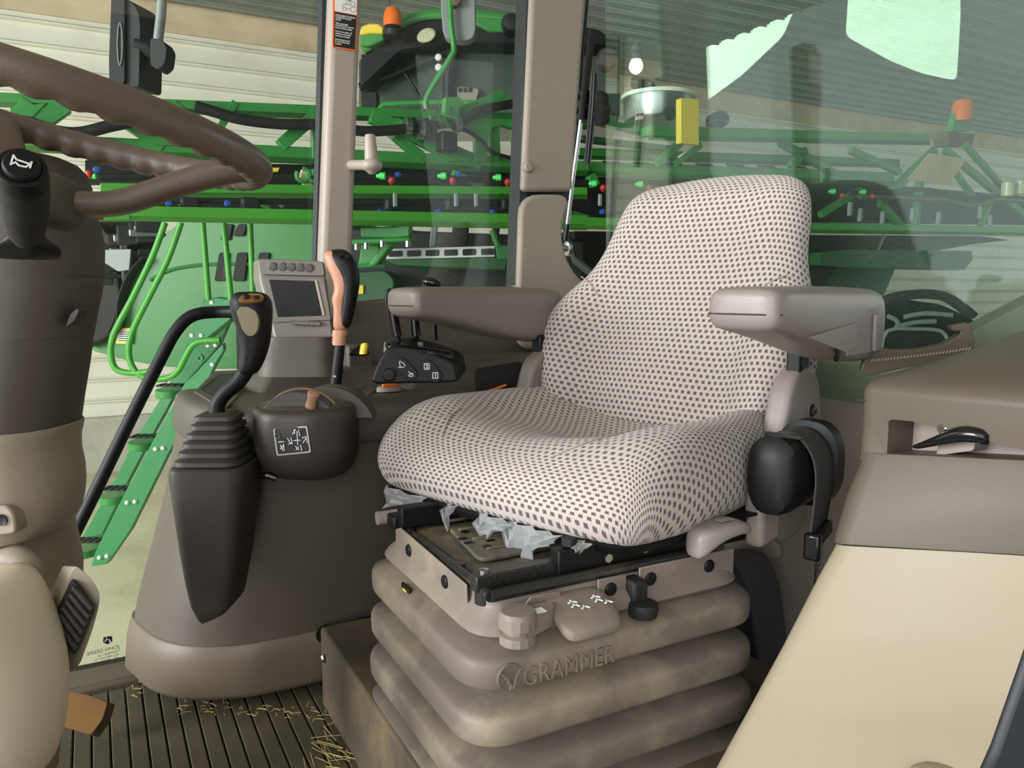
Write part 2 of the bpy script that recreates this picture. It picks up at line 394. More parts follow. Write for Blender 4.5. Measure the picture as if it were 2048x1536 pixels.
# ---- pillars
def quadpoly(name, px4, b_, th, m, bevel=.014, kind='structure', seg=4):
    o = poly(name, [PB(x, y, b_) for x, y in px4], LX*th, m, bevel=bevel, seg=seg)
    if kind: o['kind'] = kind
    return o
quadpoly('trim_3', [(664, -80), (727, -80), (702, 640), (637, 640)], 1.585, .06, 'trimlight')
quadpoly('trim_4', [(1066, -80), (1178, -80), (1146, 383), (1045, 383)], 1.56, .022, 'trim')
pl = arcpts([(1043, 388), (1146, 388), (1122, 455), (1136, 530), (1240, 640), (1240, 700), (1033, 700)], 40, 5)
quadpoly('trim_5', [tuple(p) for p in pl], 1.56, .022, 'trim')
quadpoly('trim_10', [(1052, 372), (1140, 372), (1138, 402), (1052, 402)], 1.59, .02, 'seal', bevel=.002)
# screw cap on the pillar
cp = lathe('pillar_cap', PB(1055, 335, 1.565), -LX, [(.0001, .012), (.009, .011), (.013, .006), (.0145, 0), (.0145, -.006)], 'trim')
tag(cp, 'round beige plug on the rear window pillar', 'plug')
# seals
def strip(name, pts, b_, wpx, th, m):
    vv = join([beamg(PB(x0, y0, b_), PB(x1, y1, b_), th, wpx) for (x0, y0), (x1, y1) in zip(pts[:-1], pts[1:])])
    o = mk(name, *vv, m, bevel=.002); o['kind'] = 'structure'; return o
strip('trim_6', [(653, -80), (634, 640)], BG-.02, .03, .022, 'seal')
strip('trim_7', [(1054, -80), (1029, 590)], BG-.05, .05, .022, 'seal')
# lower side wall under the glass beside the levers
pts = [PB(x, y, 1.6) for x, y in [(640, 612), (722, 603), (1040, 574), (1120, 570)]]
top = pts + [T(1.25, 1.6, pts[-1].z)]
low = [V((p.x, p.y, .0)) for p in reversed(top)]
o = poly('wall_side', top+low, LX*.045, 'console', bevel=.006); o['kind'] = 'structure'
# side glass
def pane(name, quad, nvec, m, th=.005):
    v, f = polyg(quad, nvec*th); o = mk(name, v, f, m, smooth=False); o['kind'] = 'structure'; return o
w1 = pane('window_1', [T(-1.3, BG, .008), T(.47, BG, .008), T(.47, BG, 1.75), T(-1.3, BG, 1.75)], LX, 'win')
w2 = pane('window_2', [T(.475, BG, .55), T(.97, BG, .55), T(.97, BG, 1.75), T(.475, BG, 1.75)], LX, 'win')
# ---- rear glass, seal and panel
AR = 1.16
w3 = pane('window_3', [T(AR, 1.64, .55), T(AR, -.55, .55), T(AR-.03, -.55, 1.95), T(AR-.03, 1.64, 1.95)], RX, 'rearglass')
pts = [(1176, -60), (1162, 100), (1152, 260), (1136, 400), (1132, 470), (1150, 520), (1200, 560)]
vv = tubeg([PA(x, y, AR-.01) for x, y in pts], [(.014, .009)]*len(pts), 10)
o = mk('trim_8', *vv, 'seal'); o['kind'] = 'structure'
struct('wall_rear', *boxg(T(AR+.03, .5, .31), RX, LX, ZZ, .05, 2.2, .63), 'rearpanel', bevel=.012)
# cab roof above the frame: shades the cab as the real one does
struct('ceiling_cab', *boxg(T(.15, .75, 1.86), RX, LX, ZZ, 2.1, 2.0, .08), 'rearpanel', smooth=False)
# ================================================================== THE SEAT
A_SW = radians(47.3)
SL = V((-sin(A_SW), cos(A_SW), 0)); SB = V((cos(A_SW), sin(A_SW), 0))     # seat: across (to the far side) and backwards
N0 = P(1310, 1085, .85); SC0 = V((N0.x, N0.y, 0)) + SL*.25
def S(x, y, z): return SC0 + SL*x + SB*y + V((0, 0, CZ+z))                # seat coordinates, z from eye height
seat = empty('operator_seat', V((SC0.x, SC0.y, 0)) + SB*.2 + V((0, 0, .15)), 'cloth-covered suspension seat with beige bellows and two armrests, in the middle of the cab', 'seat')
def pillow(name, outline, prof, topf, frame, m, parent, R_, n=72, botf=None, uvs=1.0, side=1):
    """outline(t)->(x,y,nx,ny); prof rows (inset, z, weight of top relief, unfold distance); frame(x,y,z)->world"""
    vs, fs, uv = [], [], []
    rows = []
    for k, (ins, z, w_, un) in enumerate(prof):
        for i in range(n):
            x, y, nx, ny = outline(2*pi*i/n)
            if ins >= 0: X, Y = x-nx*ins, y-ny*ins
            else:
                s_ = 1+ins                                # ins in (-1,0): scaled interior
                X, Y = (x-nx*R_)*s_+outline.c[0]*(1-s_), (y-ny*R_)*s_+outline.c[1]*(1-s_)
            vs.append(frame(X, Y, z + w_*topf(X, Y)))
            a_, b_ = abs(nx)**3, (1.5*abs(ny))**3; l_ = sqrt(a_*a_+b_*b_) or 1
            uv.append(((X + math.copysign(a_/l_, nx)*un)*uvs, (Y + math.copysign(b_/l_, ny)*un)*uvs))
    m_ = len(prof)
    for k in range(m_-1):
        for i in range(n):
            j = (i+1) % n; fs.append((k*n+i, k*n+j, (k+1)*n+j, (k+1)*n+i))
    for k, rev in ((0, True), (m_-1, False)):
        X, Y = outline.c; z = prof[k][1]; vs.append(frame(X, Y, z+prof[k][2]*topf(X, Y))); uv.append((X*uvs, Y*uvs)); c = len(vs)-1
        for i in range(n):
            j = (i+1) % n; fs.append((c, k*n+j, k*n+i) if rev else (c, k*n+i, k*n+j))
    return mk(name, vs, fs, m, parent, uvs=uv, sub=1)
def sm(a, b, x): t = max(0, min(1, (x-a)/(b-a))); return t*t*(3-2*t)
class Outline:
    def __init__(s, pts, n=720):
        q = []
        N_ = len(pts)
        for i in range(N_):                              # closed catmull-rom
            a, b, c, d = [pts[(i+j) % N_] for j in (-1, 0, 1, 2)]
            for k in range(16):
                t = k/16
                q.append(tuple(.5*((2*b[e]) + (-a[e]+c[e])*t + (2*a[e]-5*b[e]+4*c[e]-d[e])*t*t + (-a[e]+3*b[e]-3*c[e]+d[e])*t**3) for e in (0, 1)))
        Ls = [0]
        for i in range(len(q)): 
            a, b = q[i], q[(i+1) % len(q)]; Ls.append(Ls[-1]+sqrt((a[0]-b[0])**2+(a[1]-b[1])**2))
        s.q, s.L = q, Ls; s.c = (0, sum(p[1] for p in q)/len(q))
        ar = sum(q[i][0]*q[(i+1) % len(q)][1]-q[(i+1) % len(q)][0]*q[i][1] for i in range(len(q))); s.sg = 1 if ar > 0 else -1
    def at(s, u):
        d = (u % 1)*s.L[-1]
        lo, hi = 0, len(s.q)
        while hi-lo > 1:
            m_ = (lo+hi)//2
            if s.L[m_] <= d: lo = m_
            else: hi = m_
        a, b = s.q[lo], s.q[(lo+1) % len(s.q)]; t = (d-s.L[lo])/max(1e-9, s.L[lo+1]-s.L[lo])
        return a[0]+(b[0]-a[0])*t, a[1]+(b[1]-a[1])*t
    def __call__(s, th):
        u = th/(2*pi); x, y = s.at(u); x1, y1 = s.at(u+.012); x0, y0 = s.at(u-.012)
        dx, dy = x1-x0, y1-y0; l = sqrt(dx*dx+dy*dy) or 1; return x, y, s.sg*dy/l, -s.sg*dx/l
# ---- cushion
cout = Outline([(0, -.012), (.14, -.008), (.225, .012), (.252, .07), (.262, .18), (.255, .32), (.225, .42), (.12, .46), (0, .465), (-.12, .46), (-.225, .42), (-.255, .32), (-.262, .18), (-.252, .07), (-.225, .012), (-.14, -.008)])
def ctop(x, y):
    ax = abs(x)
    b_ = .030*sm(.10, .20, ax)*sm(-.02, .16, y)                    # side bolsters
    dish = -.038*exp(-((x/.13)**2+((y-.30)/.13)**2))
    seam = -.006*exp(-((ax-.155+.05*sm(.1, .0, y))/.007)**2)*sm(.03, .10, y)
    fr = .010*exp(-((ax-.12)/.07)**2)*exp(-((y-.10)/.08)**2)
    drop = -.030*sm(.09, -.03, y)
    return b_+dish+seam+fr+drop
ZT, ZB = -.212, -.315
prof = [(-.92, ZB+.012, 0, .3), (-.5, ZB+.010, 0, .2), (.05, ZB+.004, 0, .16), (.026, ZB-.002, 0, .14), (.010, ZB+.010, 0, .12), (.001, ZB+.032, 0, .10), (-0.0, ZB+.052, .25, .083), (.004, ZT-.028, .6, .058), (.014, ZT-.010, .85, .036), (.028, ZT-.002, 1, .018), (.045, ZT, 1, .0)] + \
       [(-s, ZT, 1, 0) for s in (.06, .14, .22, .31, .4, .5, .6, .7, .8, .9)]
cush = pillow('seat_cushion', cout, prof, ctop, lambda x, y, z: S(x*1.055+.034, y-.004, z), 'fabric', seat, .045, n=96)
cush['label'] = 'light knitted cushion cover with small dark squares'
# black pan under the cushion
pan = [S(x, y, 0) for x, y in []]
pout = [cout(2*pi*i/48) for i in range(48)]
rings = [[S(x-nx*i_+.03, y-ny*i_, z) for x, y, nx, ny in pout] for i_, z in ((.06, -.330), (.03, -.328), (.012, -.322), (.006, -.312), (.02, -.302))]
loft('seat_pan', rings, 'black', seat)
# ---- backrest
RC = radians(19)
def BK(x, h, d): return S(x+.024-.028*sm(.15, .5, h), .415 + h*sin(RC) - d*cos(RC), -.275 + h*cos(RC) + d*sin(RC))
bo_ = [(0, -.012), (.11, -.010), (.195, .012), (.242, .075), (.264, .155), (.262, .215), (.240, .268), (.214, .315), (.196, .365), (.184, .430), (.160, .480), (.09, .502), (0, .508)]
bout = Outline(bo_ + [(-x, y) for x, y in bo_[-2:0:-1]])
def btop(x, h):
    ax = abs(x); wb = sm(.34, .20, h)
    b_ = .050*sm(.11, .22, ax)*wb + .012*sm(.07, .14, ax)*(1-wb)
    lum = .018*exp(-((h-.13)/.09)**2)*exp(-(x/.16)**2)
    seam = -.006*exp(-((ax-.150)/.006)**2)*sm(.28, .22, h)
    top = -.02*sm(.44, .51, h)
    return b_+lum+seam+top
prof = [(-.9, -.055, 0, .16), (-.5, -.055, 0, .14), (.04, -.052, 0, .11), (.015, -.042, 0, .085), (.002, -.02, .2, .06), (.0, .0, .5, .04), (.008, .014, .8, .024), (.024, .024, .97, .010), (.045, .028, 1, 0)] + \
       [(-s, .028, 1, 0) for s in (.06, .13, .2, .28, .36, .45, .55, .66, .78, .9)]
back = pillow('backrest', bout, prof, btop, BK, 'fabric', seat, .045, n=112)
back['label'] = 'light knitted backrest cover with small dark squares'
for sg in (-1, 1):
    pts = [(.150, .03), (.150, .10), (.149, .18), (.146, .225), (.152, .255), (.178, .282), (.205, .296)]
    q = smoothpath(pts, 5)
    tube('backrest_seam', [BK(sg*x, h, .0285+btop(sg*x, h)) for x, h in q], .0011, 'fabricseam', back, n=6)
    q = smoothpath([(.10, .035), (.118, .06), (.14, .10), (.154, .16), (.155, .24), (.152, .33), (.150, .40)], 5)
    tube('cushion_seam', [S(sg*x*1.055+.034, y-.004, ZT+.0005+ctop(sg*x, y)) for x, y in q], .0011, 'fabricseam', cush, n=6)
# ---- armrests: lofts of rounded sections along y
def armsec(xc, y, zt, h, w_, e=4.0):
    return ringf(S(xc, y, zt-h/2), SL, ZZ, w_/2, h/2, 28, e)
def armrest(xc, m, name, label):
    rows = [(.085, .000-.010, .020, .050), (.087, -.005, .034, .072), (.092, -.001, .046, .084), (.102, .001, .052, .090), (.14, .0015, .058, .092), (.22, .002, .076, .094), (.30, .002, .094, .095), (.36, .001, .104, .095), (.42, .000, .106, .093), (.452, -.002, .103, .088), (.466, -.007, .092, .078), (.472, -.016, .070, .056)]
    o = loft(name, [armsec(xc, y, z, h, w_) for y, z, h, w_ in rows], m, seat, sub=1)
    o['label'] = label; return o
an = armrest(-.300, 'arm', 'armrest', 'near padded armrest')
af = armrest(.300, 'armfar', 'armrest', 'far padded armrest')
# split line along the near pads
for xc, p_ in ((-.300, an), (.300, af)):
    tube('pad_seam', [S(xc+.0465, .16, -.030), S(xc+.0445, .10, -.030), S(xc+.030, .087, -.030), S(xc, .0855, -.030), S(xc-.030, .087, -.030), S(xc-.0445, .10, -.030)], .0011, 'pod', p_, n=6, smooth_n=4)
# hinge recess on the outer side of the near armrest
rx = -.3485
v = [(.335, -.035), (.405, -.032), (.412, -.100), (.30, -.098), (.295, -.085), (.315, -.080)]
poly('hinge_recess', [S(rx+.004, y, z*.9) for y, z in v], SL*-.0022, 'arm', an, bevel=.0008)
poly('hinge_rib', [S(rx+.002, y, z) for y, z in [(.385, -.036), (.405, -.036), (.408, -.088), (.388, -.088)]], SL*-.006, 'arm', an, bevel=.0025)
poly('hinge_flap', [S(rx+.001, y, z) for y, z in [(.16, -.058), (.325, -.045), (.318, -.078), (.285, -.083)]], SL*-.003, 'arm', an, bevel=.001)
lathe('pivot_hole', S(rx+.003, .262, -.0835), -SL, [(.010, 0), (.010, .002), (.007, .003), (.0001, .003)], 'black', an, n=16)
# posts and recliner covers
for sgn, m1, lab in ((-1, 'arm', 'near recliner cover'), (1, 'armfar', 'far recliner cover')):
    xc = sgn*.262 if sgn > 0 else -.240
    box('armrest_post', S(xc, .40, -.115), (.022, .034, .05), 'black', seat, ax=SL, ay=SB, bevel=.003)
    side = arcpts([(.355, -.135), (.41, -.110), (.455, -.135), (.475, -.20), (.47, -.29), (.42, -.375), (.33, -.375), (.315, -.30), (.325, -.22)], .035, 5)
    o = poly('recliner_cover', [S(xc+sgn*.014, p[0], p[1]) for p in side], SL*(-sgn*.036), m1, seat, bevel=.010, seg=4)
    o['label'] = lab
    if sgn < 0:
        lathe('bolt_recess', S(xc-.0142, .425, -.185), -SL, [(.0125, -.001), (.0125, .0008), (.010, .0008), (.0098, -.0005), (.0001, -.0005)], 'white', o, n=24).data.materials[0] = M_['trimlight']
        lathe('bolt_dish', S(xc-.0146, .425, -.185), -SL, [(.0108, 0), (.0108, .0012), (.0001, .0012)], 'blackmatt', o, n=24)
        lathe('bolt', S(xc-.0160, .425, -.185), -SL, [(.0062, 0), (.0062, .004), (.0045, .005), (.0045, .003), (.0001, .003)], 'steel', o, n=6, smooth=False)
        text('embossed_print', 'GRAMMER', S(xc-.0145, .400, -.218), SB, ZZ, .011, 'trim', o, ext=.0006)
        box('belt_anchor', S(xc-.004, .29, -.320), (.03, .06, .08), 'trimlight', seat, ax=SL, ay=SB, bevel=.008)
# ================================================================== seat base
BA0, BB0 = .378, .752
def B(a, b_, z): return T(BA0+a, BB0+b_, CZ+z)                       # base coordinates: a back, b across, z from eye height
LA, LB = .345, .300
def brect(off, z, r_=.03, cut=.0, n=5, oa=0):
    c = [(-off, -off), (LA+off, -off), (LA+off, LB+off), (-off, LB+off)]
    pts = arcpts(c, r_, n); return [B(p[0], p[1], z) for p in pts]
# top plate, dusty
pl = [(0.012, .012), (LA-.01, .012), (LA-.01, LB-.012), (.012, LB-.012)]
poly('top_plate', [B(x, y, -.352) for x, y in arcpts(pl, .03, 4)], V((0, 0, .006)), 'dusty', seat, bevel=.002)
plate2 = poly('swivel_plate', [B(x, y, -.344) for x, y in arcpts([(.03, .09), (LA-.02, .10), (LA-.02, LB-.05), (.05, LB-.06)], .02, 4)], V((0, 0, .006)), 'dusty', seat, bevel=.002)
for k in range(5):
    y = .12+.045*k
    box('plate_rib', B(.10, y, -.337), (.09, .006, .004), 'dusty', plate2, bevel=.0015)
for (x, y) in [(.06, .13), (.06, .2), (.085, .25), (.12, .17), (.12, .29), (.15, .14)]:
    lathe('plate_hole', B(x, y, -.3380), ZZ, [(.006, 0), (.006, .0008), (.0001, .0008)], 'black', plate2, n=14)
for (x, y) in [(.045, .155), (.045, .175), (.075, .150)]:
    box('plate_slot', B(x, y, -.3378), (.012, .007, .0008), 'black', plate2, bevel=0)
# lip of the frame around the plate
for (p, q) in (((0.0, .0), (LA, 0)), ((0, 0), (0, LB)), ((0, LB), (LA, LB)), ((LA, 0), (LA, LB))):
    tube('frame_edge', [B(p[0], p[1], -.347), B(q[0], q[1], -.347)], .0075, 'steelblack', seat, n=10)
for (x, y) in ((.002, .02), (.004, .105), (.0, LB-.03)):
    lathe('edge_boss', B(x, y, -.350), ZZ, [(.012, -.012), (.012, .008), (.006, .010), (.0001, .010)], 'steelblack', seat, n=16)
# slide rails (near, far), toothed inner track
rail = beam('slide_rail', B(.095, .018, -.330), B(LA+.055, .018, -.330), .034, .020, 'black', seat, bevel=.002)
beam('rail_lip', B(.14, .018, -.311), B(LA+.085, .018, -.311), .004, .030, 'black', rail, bevel=.001)
track = beam('slide_track', B(-.012, .022, -.337), B(.115, .022, -.337), .020, .018, 'steelblack', seat, bevel=.002)
for k in range(8):
    box('track_slot', B(.005+.012*k, .0125, -.335), (.004, .0012, .009), 'blackmatt', track, bevel=0)
for x, z in ((0.0, -.318), (.0, -.318)):
    pass
lathe('rail_screw', B(.002, .022, -.327), ZZ, [(.006, 0), (.006, .004), (.0001, .005)], 'steel', track, n=8)
lathe('rail_bolt', B(.115, .018, -.311), ZZ, [(.009, 0), (.009, .009), (.0001, .009)], 'blackmatt', rail, n=6, smooth=False)
lathe('rail_bolt', B(.165, .0075, -.332), -LX, [(.006, 0), (.006, .004), (.0001, .004)], 'steel', rail, n=6, smooth=False)
lathe('rail_hole', B(.225, .0078, -.328), -LX, [(.008, 0), (.008, .0006), (.0001, .0006)], 'steel', rail, n=16)
box('rail_window', B(.30, .0075, -.328), (.030, .0015, .018), 'blackmatt', rail, bevel=0)
text('paint_mark', '43', B(.362, .0068, -.336), RX, ZZ, .012, 'monitordark', rail)
beam('slide_rail', B(-.01, LB-.03, -.325), B(LA+.03, LB-.03, -.325), .030, .020, 'black', seat, bevel=.002)
box('seat_bracket', B(.22, .11, -.325), (.16, .14, .016), 'black', seat, bevel=.004)
box('seat_bracket', B(.27, .29, -.325), (.14, .14, .040), 'black', seat, bevel=.004)
box('latch_block', B(-.003, LB-.012, -.335), (.03, .030, .018), 'black', seat, bevel=.003)
tube('slide_grip', [B(-.030, LB+.01, -.335), B(.01, LB+.01, -.335)], .010, 'arm', seat, n=12)
# skirt (flanged upper rubber) : flaps
def flap(pts, m='seatskirt', name='skirt_flap', th=.003, par=None):
    o = poly(name, pts, V((0, 0, 0)) + (pts[1]-pts[0]).cross(pts[-1]-pts[0]).normalized()*th, m, par or seat, bevel=.001); return o
zt = -.338
sk = loft('upper_skirt', [brect(.004, -.350, .02), brect(.005, -.358, .03), brect(.007, -.364, .035), brect(.022, -.376, .05), brect(.027, -.386, .05), brect(.022, -.392, .05), brect(.0, -.396, .05)], 'seatskirt', seat, cap=False, solid=.003, angle=50)
f1 = poly('skirt_flap', [B(-.010, y, z) for y, z in ((.035, -.395), (.04, -.345), (.26, -.338), (.28, -.345), (.28, -.395))], RX*-.003, 'seatskirt', seat, bevel=.001)
f2 = poly('skirt_flap', [B(x, -.010, z) for x, z in ((.035, -.395), (.035, -.362), (.045, -.352), (.085, -.352), (.085, -.40))], LX*-.003, 'seatskirt', seat, bevel=.001)
f3 = poly('skirt_flap', [B(x, -.010, z) for x, z in ((.138, -.39), (.138, -.349), (.180, -.349), (.180, -.39))], LX*-.003, 'seatskirt', seat, bevel=.001)
f4 = poly('skirt_flap', [B(x, -.010, z) for x, z in ((.200, -.39), (.200, -.345), (LA+.012, -.345), (LA+.012, -.39))], LX*-.003, 'seatskirt', seat, bevel=.001)
for f_, pts, ax in ((f1, [(-.0135, .100, -.362), (-.0135, .225, -.360)], -RX), (f2, [(.062, -.0135, -.370)], -LX), (f3, [(.156, -.0135, -.364)], -LX), (f4, [(.217, -.0135, -.362), (.313, -.0135, -.362)], -LX)):
    for p_ in pts: lathe('push_rivet', B(*p_), ax, [(.0085, -.001), (.0085, .001), (.007, .0025), (.0001, .0032)], 'black', f_, n=18)
# yellow level gauge on the front skirt
g = poly('level_gauge', [B(-.029, y, z) for y, z in ((.175, -.418), (.175, -.395), (.205, -.395), (.205, -.418))], RX*-.004, 'black', seat, bevel=.001)
box('gauge_pointer', B(-.0335, .19, -.405), (.001, .012, .010), 'yellow', g, bevel=0)
# ---- bellows
rows = []
for k in range(4):
    z0 = -.388 - .0655*k; g_ = .002*k
    rows += [(.002, z0), (.006, z0-.002), (.014, z0-.0055), (.028+g_, z0-.0115), (.0385+g_, z0-.0165), (.0425+g_, z0-.020), (.0440+g_, z0-.025), (.0445+g_, z0-.034), (.0440+g_, z0-.046), (.0425+g_, z0-.0505), (.038+g_, z0-.0535), (.028+g_, z0-.056), (.012, z0-.0595), (.004, z0-.061)]
rows += [(.0, -.65)]
bel = loft('suspension_bellows', [brect(o_, z, .062, n=7) for o_, z in rows], 'bellow', seat, cap=False, solid=.003, angle=38)
# emblem and lettering moulded on the near side of the second fold
fz = -.424; fb = -.0445
lx = RX; 
dsc = lathe('emblem', B(.001, fb+.001, fz), -LX, [(.0155, -.002), (.0155, .0008), (.0142, .0012), (.0140, .0006), (.0001, .0006)], 'bellow', bel, n=28)
for k in range(4):
    t = tubeg([B(-.012+.003*k, fb-.0012, fz+.008-.0035*k), B(-.003, fb-.0014, fz+.003-.003*k), B(-.0005+.0012*k, fb-.0014, fz-.004-.002*k), B(.0+.0012*k, fb-.0012, fz-.014)], .0007, 6)
    mk('emblem_line', *t, 'seatskirt', dsc)
    t = tubeg([B(.014-.002*k, fb-.0012, fz+.008-.004*k), B(.008-.001*k, fb-.0014, fz+.002-.003*k), B(.0055-.0006*k, fb-.0014, fz-.013)], .0005, 6)
    mk('emblem_line', *t, 'seatskirt', dsc)
text('moulded_lettering', 'GRAMMER', B(.016, fb-.0005, fz-.014), RX, ZZ, .031, 'bellow', bel, ext=.0016, space=1.06, scalex=.82)
# ---- controls on the near side
k1 = lathe('weight_knob', B(.016, -.034, -.362), ZZ, [(.014, -.030), (.021, -.028), (.021, -.018), (.016, -.016), (.016, -.012), (.022, -.010), (.022, .003), (.019, .008), (.0001, .009)], 'seatskirt', seat, n=14, angle=25)
k1['label'] = 'round weight adjusting knob'
poly('knob_lever', [B(x, y, -.359) for x, y in arcpts([(.020, -.052), (.063, -.036), (.070, -.018), (.023, -.016)], .006, 3)], V((0, 0, -.022)), 'seatskirt', k1, bevel=.003)
box('warning_mark', B(.040, -.037, -.3582), (.016, .012, .0008), 'white', k1, bevel=0)
pd = []
for y, zt_, hw, th in ((.000, -.356, .038, .010), (-.018, -.359, .041, .012), (-.038, -.366, .042, .016), (-.052, -.373, .040, .020), (-.060, -.379, .036, .016), (-.064, -.384, .026, .008)):
    pd.append(ringf(B(.103, y, zt_-th/2), RX, ZZ, hw, th/2, 24, 4))
paddle = loft('height_paddle', pd, 'seatskirt', seat, sub=1); paddle['label'] = 'wide paddle with two white arrows'
def darts(cx, cy, s_):
    g = []
    for dx, dy, dd in ((0, 0, 1), (.0, .009, .6), (.010, -.008, 1)):
        c = B(cx+dx, cy+dy*.7, -.3515 + (cy+dy*.7)*.30)
        g.append(bar(c, RX*.8+LX*.6*dd, ZZ, .010, .001, .0022)); g.append(bar(c+RX*.004, RX*.3-LX*dd, ZZ, .010, .001, .0022))
    return join(g)
for cx in (.088, .120):
    mk('arrow_mark', *darts(cx, -.036, 1), 'white', paddle, smooth=False)
kn = lathe('lock_knob', B(.190, -.034, -.384), ZZ, [(.012, -.014), (.017, -.012), (.019, -.002), (.017, .004), (.0001, .006)], 'blackmatt', seat, n=16)
box('knob_bracket', B(.190, -.015, -.370), (.022, .03, .030), 'blackmatt', kn, bevel=.004)
# slide handle under the cushion, near rear
h = []
for y, z, hw, th in ((-.055, -.292, .014, .030), (-.050, -.288, .020, .032), (-.035, -.286, .022, .026), (-.01, -.287, .022, .018), (.02, -.288, .018, .016)):
    pass
hd = loft('slide_handle', [ringf(B(.272+x, -.030+y, z-.028), LX, ZZ, hw, th/2, 20, 3.5) for x, y, z, hw, th in ((-.005, 0, -.296, .012, .030), (.002, 0, -.292, .018, .038), (.014, 0, -.286, .022, .030), (.03, 0, -.280, .024, .020), (.06, 0, -.276, .024, .018), (.078, 0, -.280, .020, .016), (.086, 0, -.284, .012, .010))], 'arm', seat, sub=1)
box('handle_mark', B(.318, -.034, -.2945), (.022, .010, .0008), 'trim', hd, bevel=0)
# ---- seat belt on its retractor: a thing of its own
belt = empty('seat_belt', S(-.33, .30, -.30), 'black lap belt with retractor and tongue hanging beside the near side of the seat', 'seat belt')
RXc, RZc = -.288, -.245
def rsec(y, rx_, rz_, dx=0, dz=0, e=2.6): return ringf(S(RXc+dx, y, RZc+dz), SL, ZZ, rx_, rz_, 28, e)
retr = loft('retractor', [rsec(.212, .016, .030, .004, -.006), rsec(.217, .028, .046, .004, -.004), rsec(.225, .034, .052, .004), rsec(.244, .036, .054, .004), rsec(.248, .034, .050), rsec(.318, .034, .050), rsec(.322, .044, .060, -.002, .002), rsec(.348, .044, .060, -.002, .002), rsec(.356, .034, .050)], 'black', belt, angle=35)
box('retractor_edge', S(RXc-.006, .232, RZc+.054), (.05, .004, .006), 'blackgloss', retr, ax=SL, ay=SB, bevel=.001)
wp = [(.030, .030), (.016, .050), (-.004, .0545), (-.024, .046), (-.039, .026), (-.045, 0), (-.045, -.030), (-.044, -.055), (-.043, -.075)]
q = smoothpath(wp, 5); vs, fs = [], []
for i, (dx, dz) in enumerate(q):
    for j in range(7):
        s_ = (j-3)/3; k_ = max(0, (i-18)/22)
        vs.append(S(RXc+dx + (.0012 if j in (1, 5) else 0), .284 + .032*s_*(1-.2*k_) - .012*k_, RZc+dz + (.0012 if j in (1, 5) and i < 15 else 0)))
for i in range(len(q)-1):
    for j in range(6): fs.append((i*7+j, i*7+j+1, i*7+8+j, i*7+7+j))
mk('webbing', vs, fs, 'webbing', belt, solid=.0018)
bk = box('tongue_frame', S(-.332, .272, -.325), (.058, .016, .020), 'black', belt, ax=(SB*.95+ZZ*.25).normalized(), ay=SL, az=(ZZ*.95-SB*.25).normalized(), bevel=.004)
box('tongue_clip', S(-.336, .241, -.333), (.012, .022, .036), 'blackgloss', bk, ax=SB, ay=SL, bevel=.004)
tg = arcpts([(-.012, 0), (.012, 0), (.012, -.062), (.004, -.068), (.003, -.05), (-.003, -.05), (-.004, -.074), (-.012, -.070)], .003, 2)
poly('buckle_tongue', [S(-.334, .275+p[0], -.334+p[1]) for p in tg], SL*.003, 'blackgloss', bk, bevel=.0008)
lathe('tongue_hole', S(-.3345, .275, -.372), -SL, [(.006, 0), (.006, .0006), (.0001, .0006)], 'trimlight', bk, n=16)
# ---- torn protective film hanging from the front edge of the cushion
random.seed(3)
film_ = empty('torn_plastic_film', S(0, -.01, -.31), 'shreds of clear plastic film hanging below the front edge of the seat cushion', 'plastic film')
def shred(pts0, drops, name='film_shred'):
    vs, fs = [], []; n = len(pts0); m_ = 5
    for i, (p, d) in enumerate(zip(pts0, drops)):
        for j in range(m_):
            t = j/(m_-1); vs.append(p + V((0, 0, -d*1.35*t)) + SB*(-.010*t + .006*sin(i*1.9+j*1.3)) + SL*.003*cos(i*2.3+j))
    for i in range(n-1):
        for j in range(m_-1): fs.append((i*m_+j, (i+1)*m_+j, (i+1)*m_+j+1, i*m_+j+1))
    return mk(name, vs, fs, 'plastic_film', film_, smooth=False, solid=.0006)
def fe(x): 
    return S(x+.03, -.008 + .06*sm(.17, .25, abs(x))**2, -.306)
shred([fe(.245-.018*i) for i in range(9)], [.020, .034, .03, .022, .018, .014, .010, .008, .004])
shred([fe(-.005-.010*i) for i in range(7)], [.008, .022, .018, .02, .012, .010, .006])
shred([fe(-.060-.009*i) for i in range(11)], [.008, .036, .050, .046, .034, .030, .018, .014, .012, .008, .004])
shred([fe(.06-.004*i) for i in range(5)], [.004, .022, .028, .012, .004])
shred([fe(-.175-.006*i) for i in range(4)], [.004, .014, .006, .003])
# ================================================================== RIGHT-HAND CONSOLE
con = empty('control_console', T(.4, 1.45, 0), 'brown moulded control console along the far side of the seat', 'console')
def cring(z, af, bi, ar=1.10, r_=.10, n=6):
    # outline of the console at height z: af front end, bi inner face
    key = [(ar, bi+.17), (.80, bi+.13), (.60, bi+.05), (af+.30, bi), (af+.17, bi+.004), (af+.09, bi+.035), (af+.035, bi+.10), (af+.008, bi+.18), (af, 1.55), (af+.004, 1.598), (.5, 1.598), (ar, 1.598)]
    q = smoothpath(key[:9], n)[:-1] + [list(k) for k in key[8:]]
    return [T(p[0], p[1], z) for p in q]
body = loft('console_body', [cring(.135, .034, 1.345), cring(.145, .036, 1.345), cring(.18, .045, 1.340), cring(.27, .072, 1.325), cring(.36, .098, 1.312), cring(.44, .115, 1.298), cring(.485, .125, 1.290), cring(.50, .128, 1.29)], 'console', con, angle=50)
topm = loft('console_top', [cring(.488, .120, 1.275), cring(.495, .118, 1.270), cring(.53, .122, 1.266), cring(.546, .126, 1.272), cring(.554, .134, 1.284), cring(.556, .15, 1.30)], 'consoletop', con, angle=50)
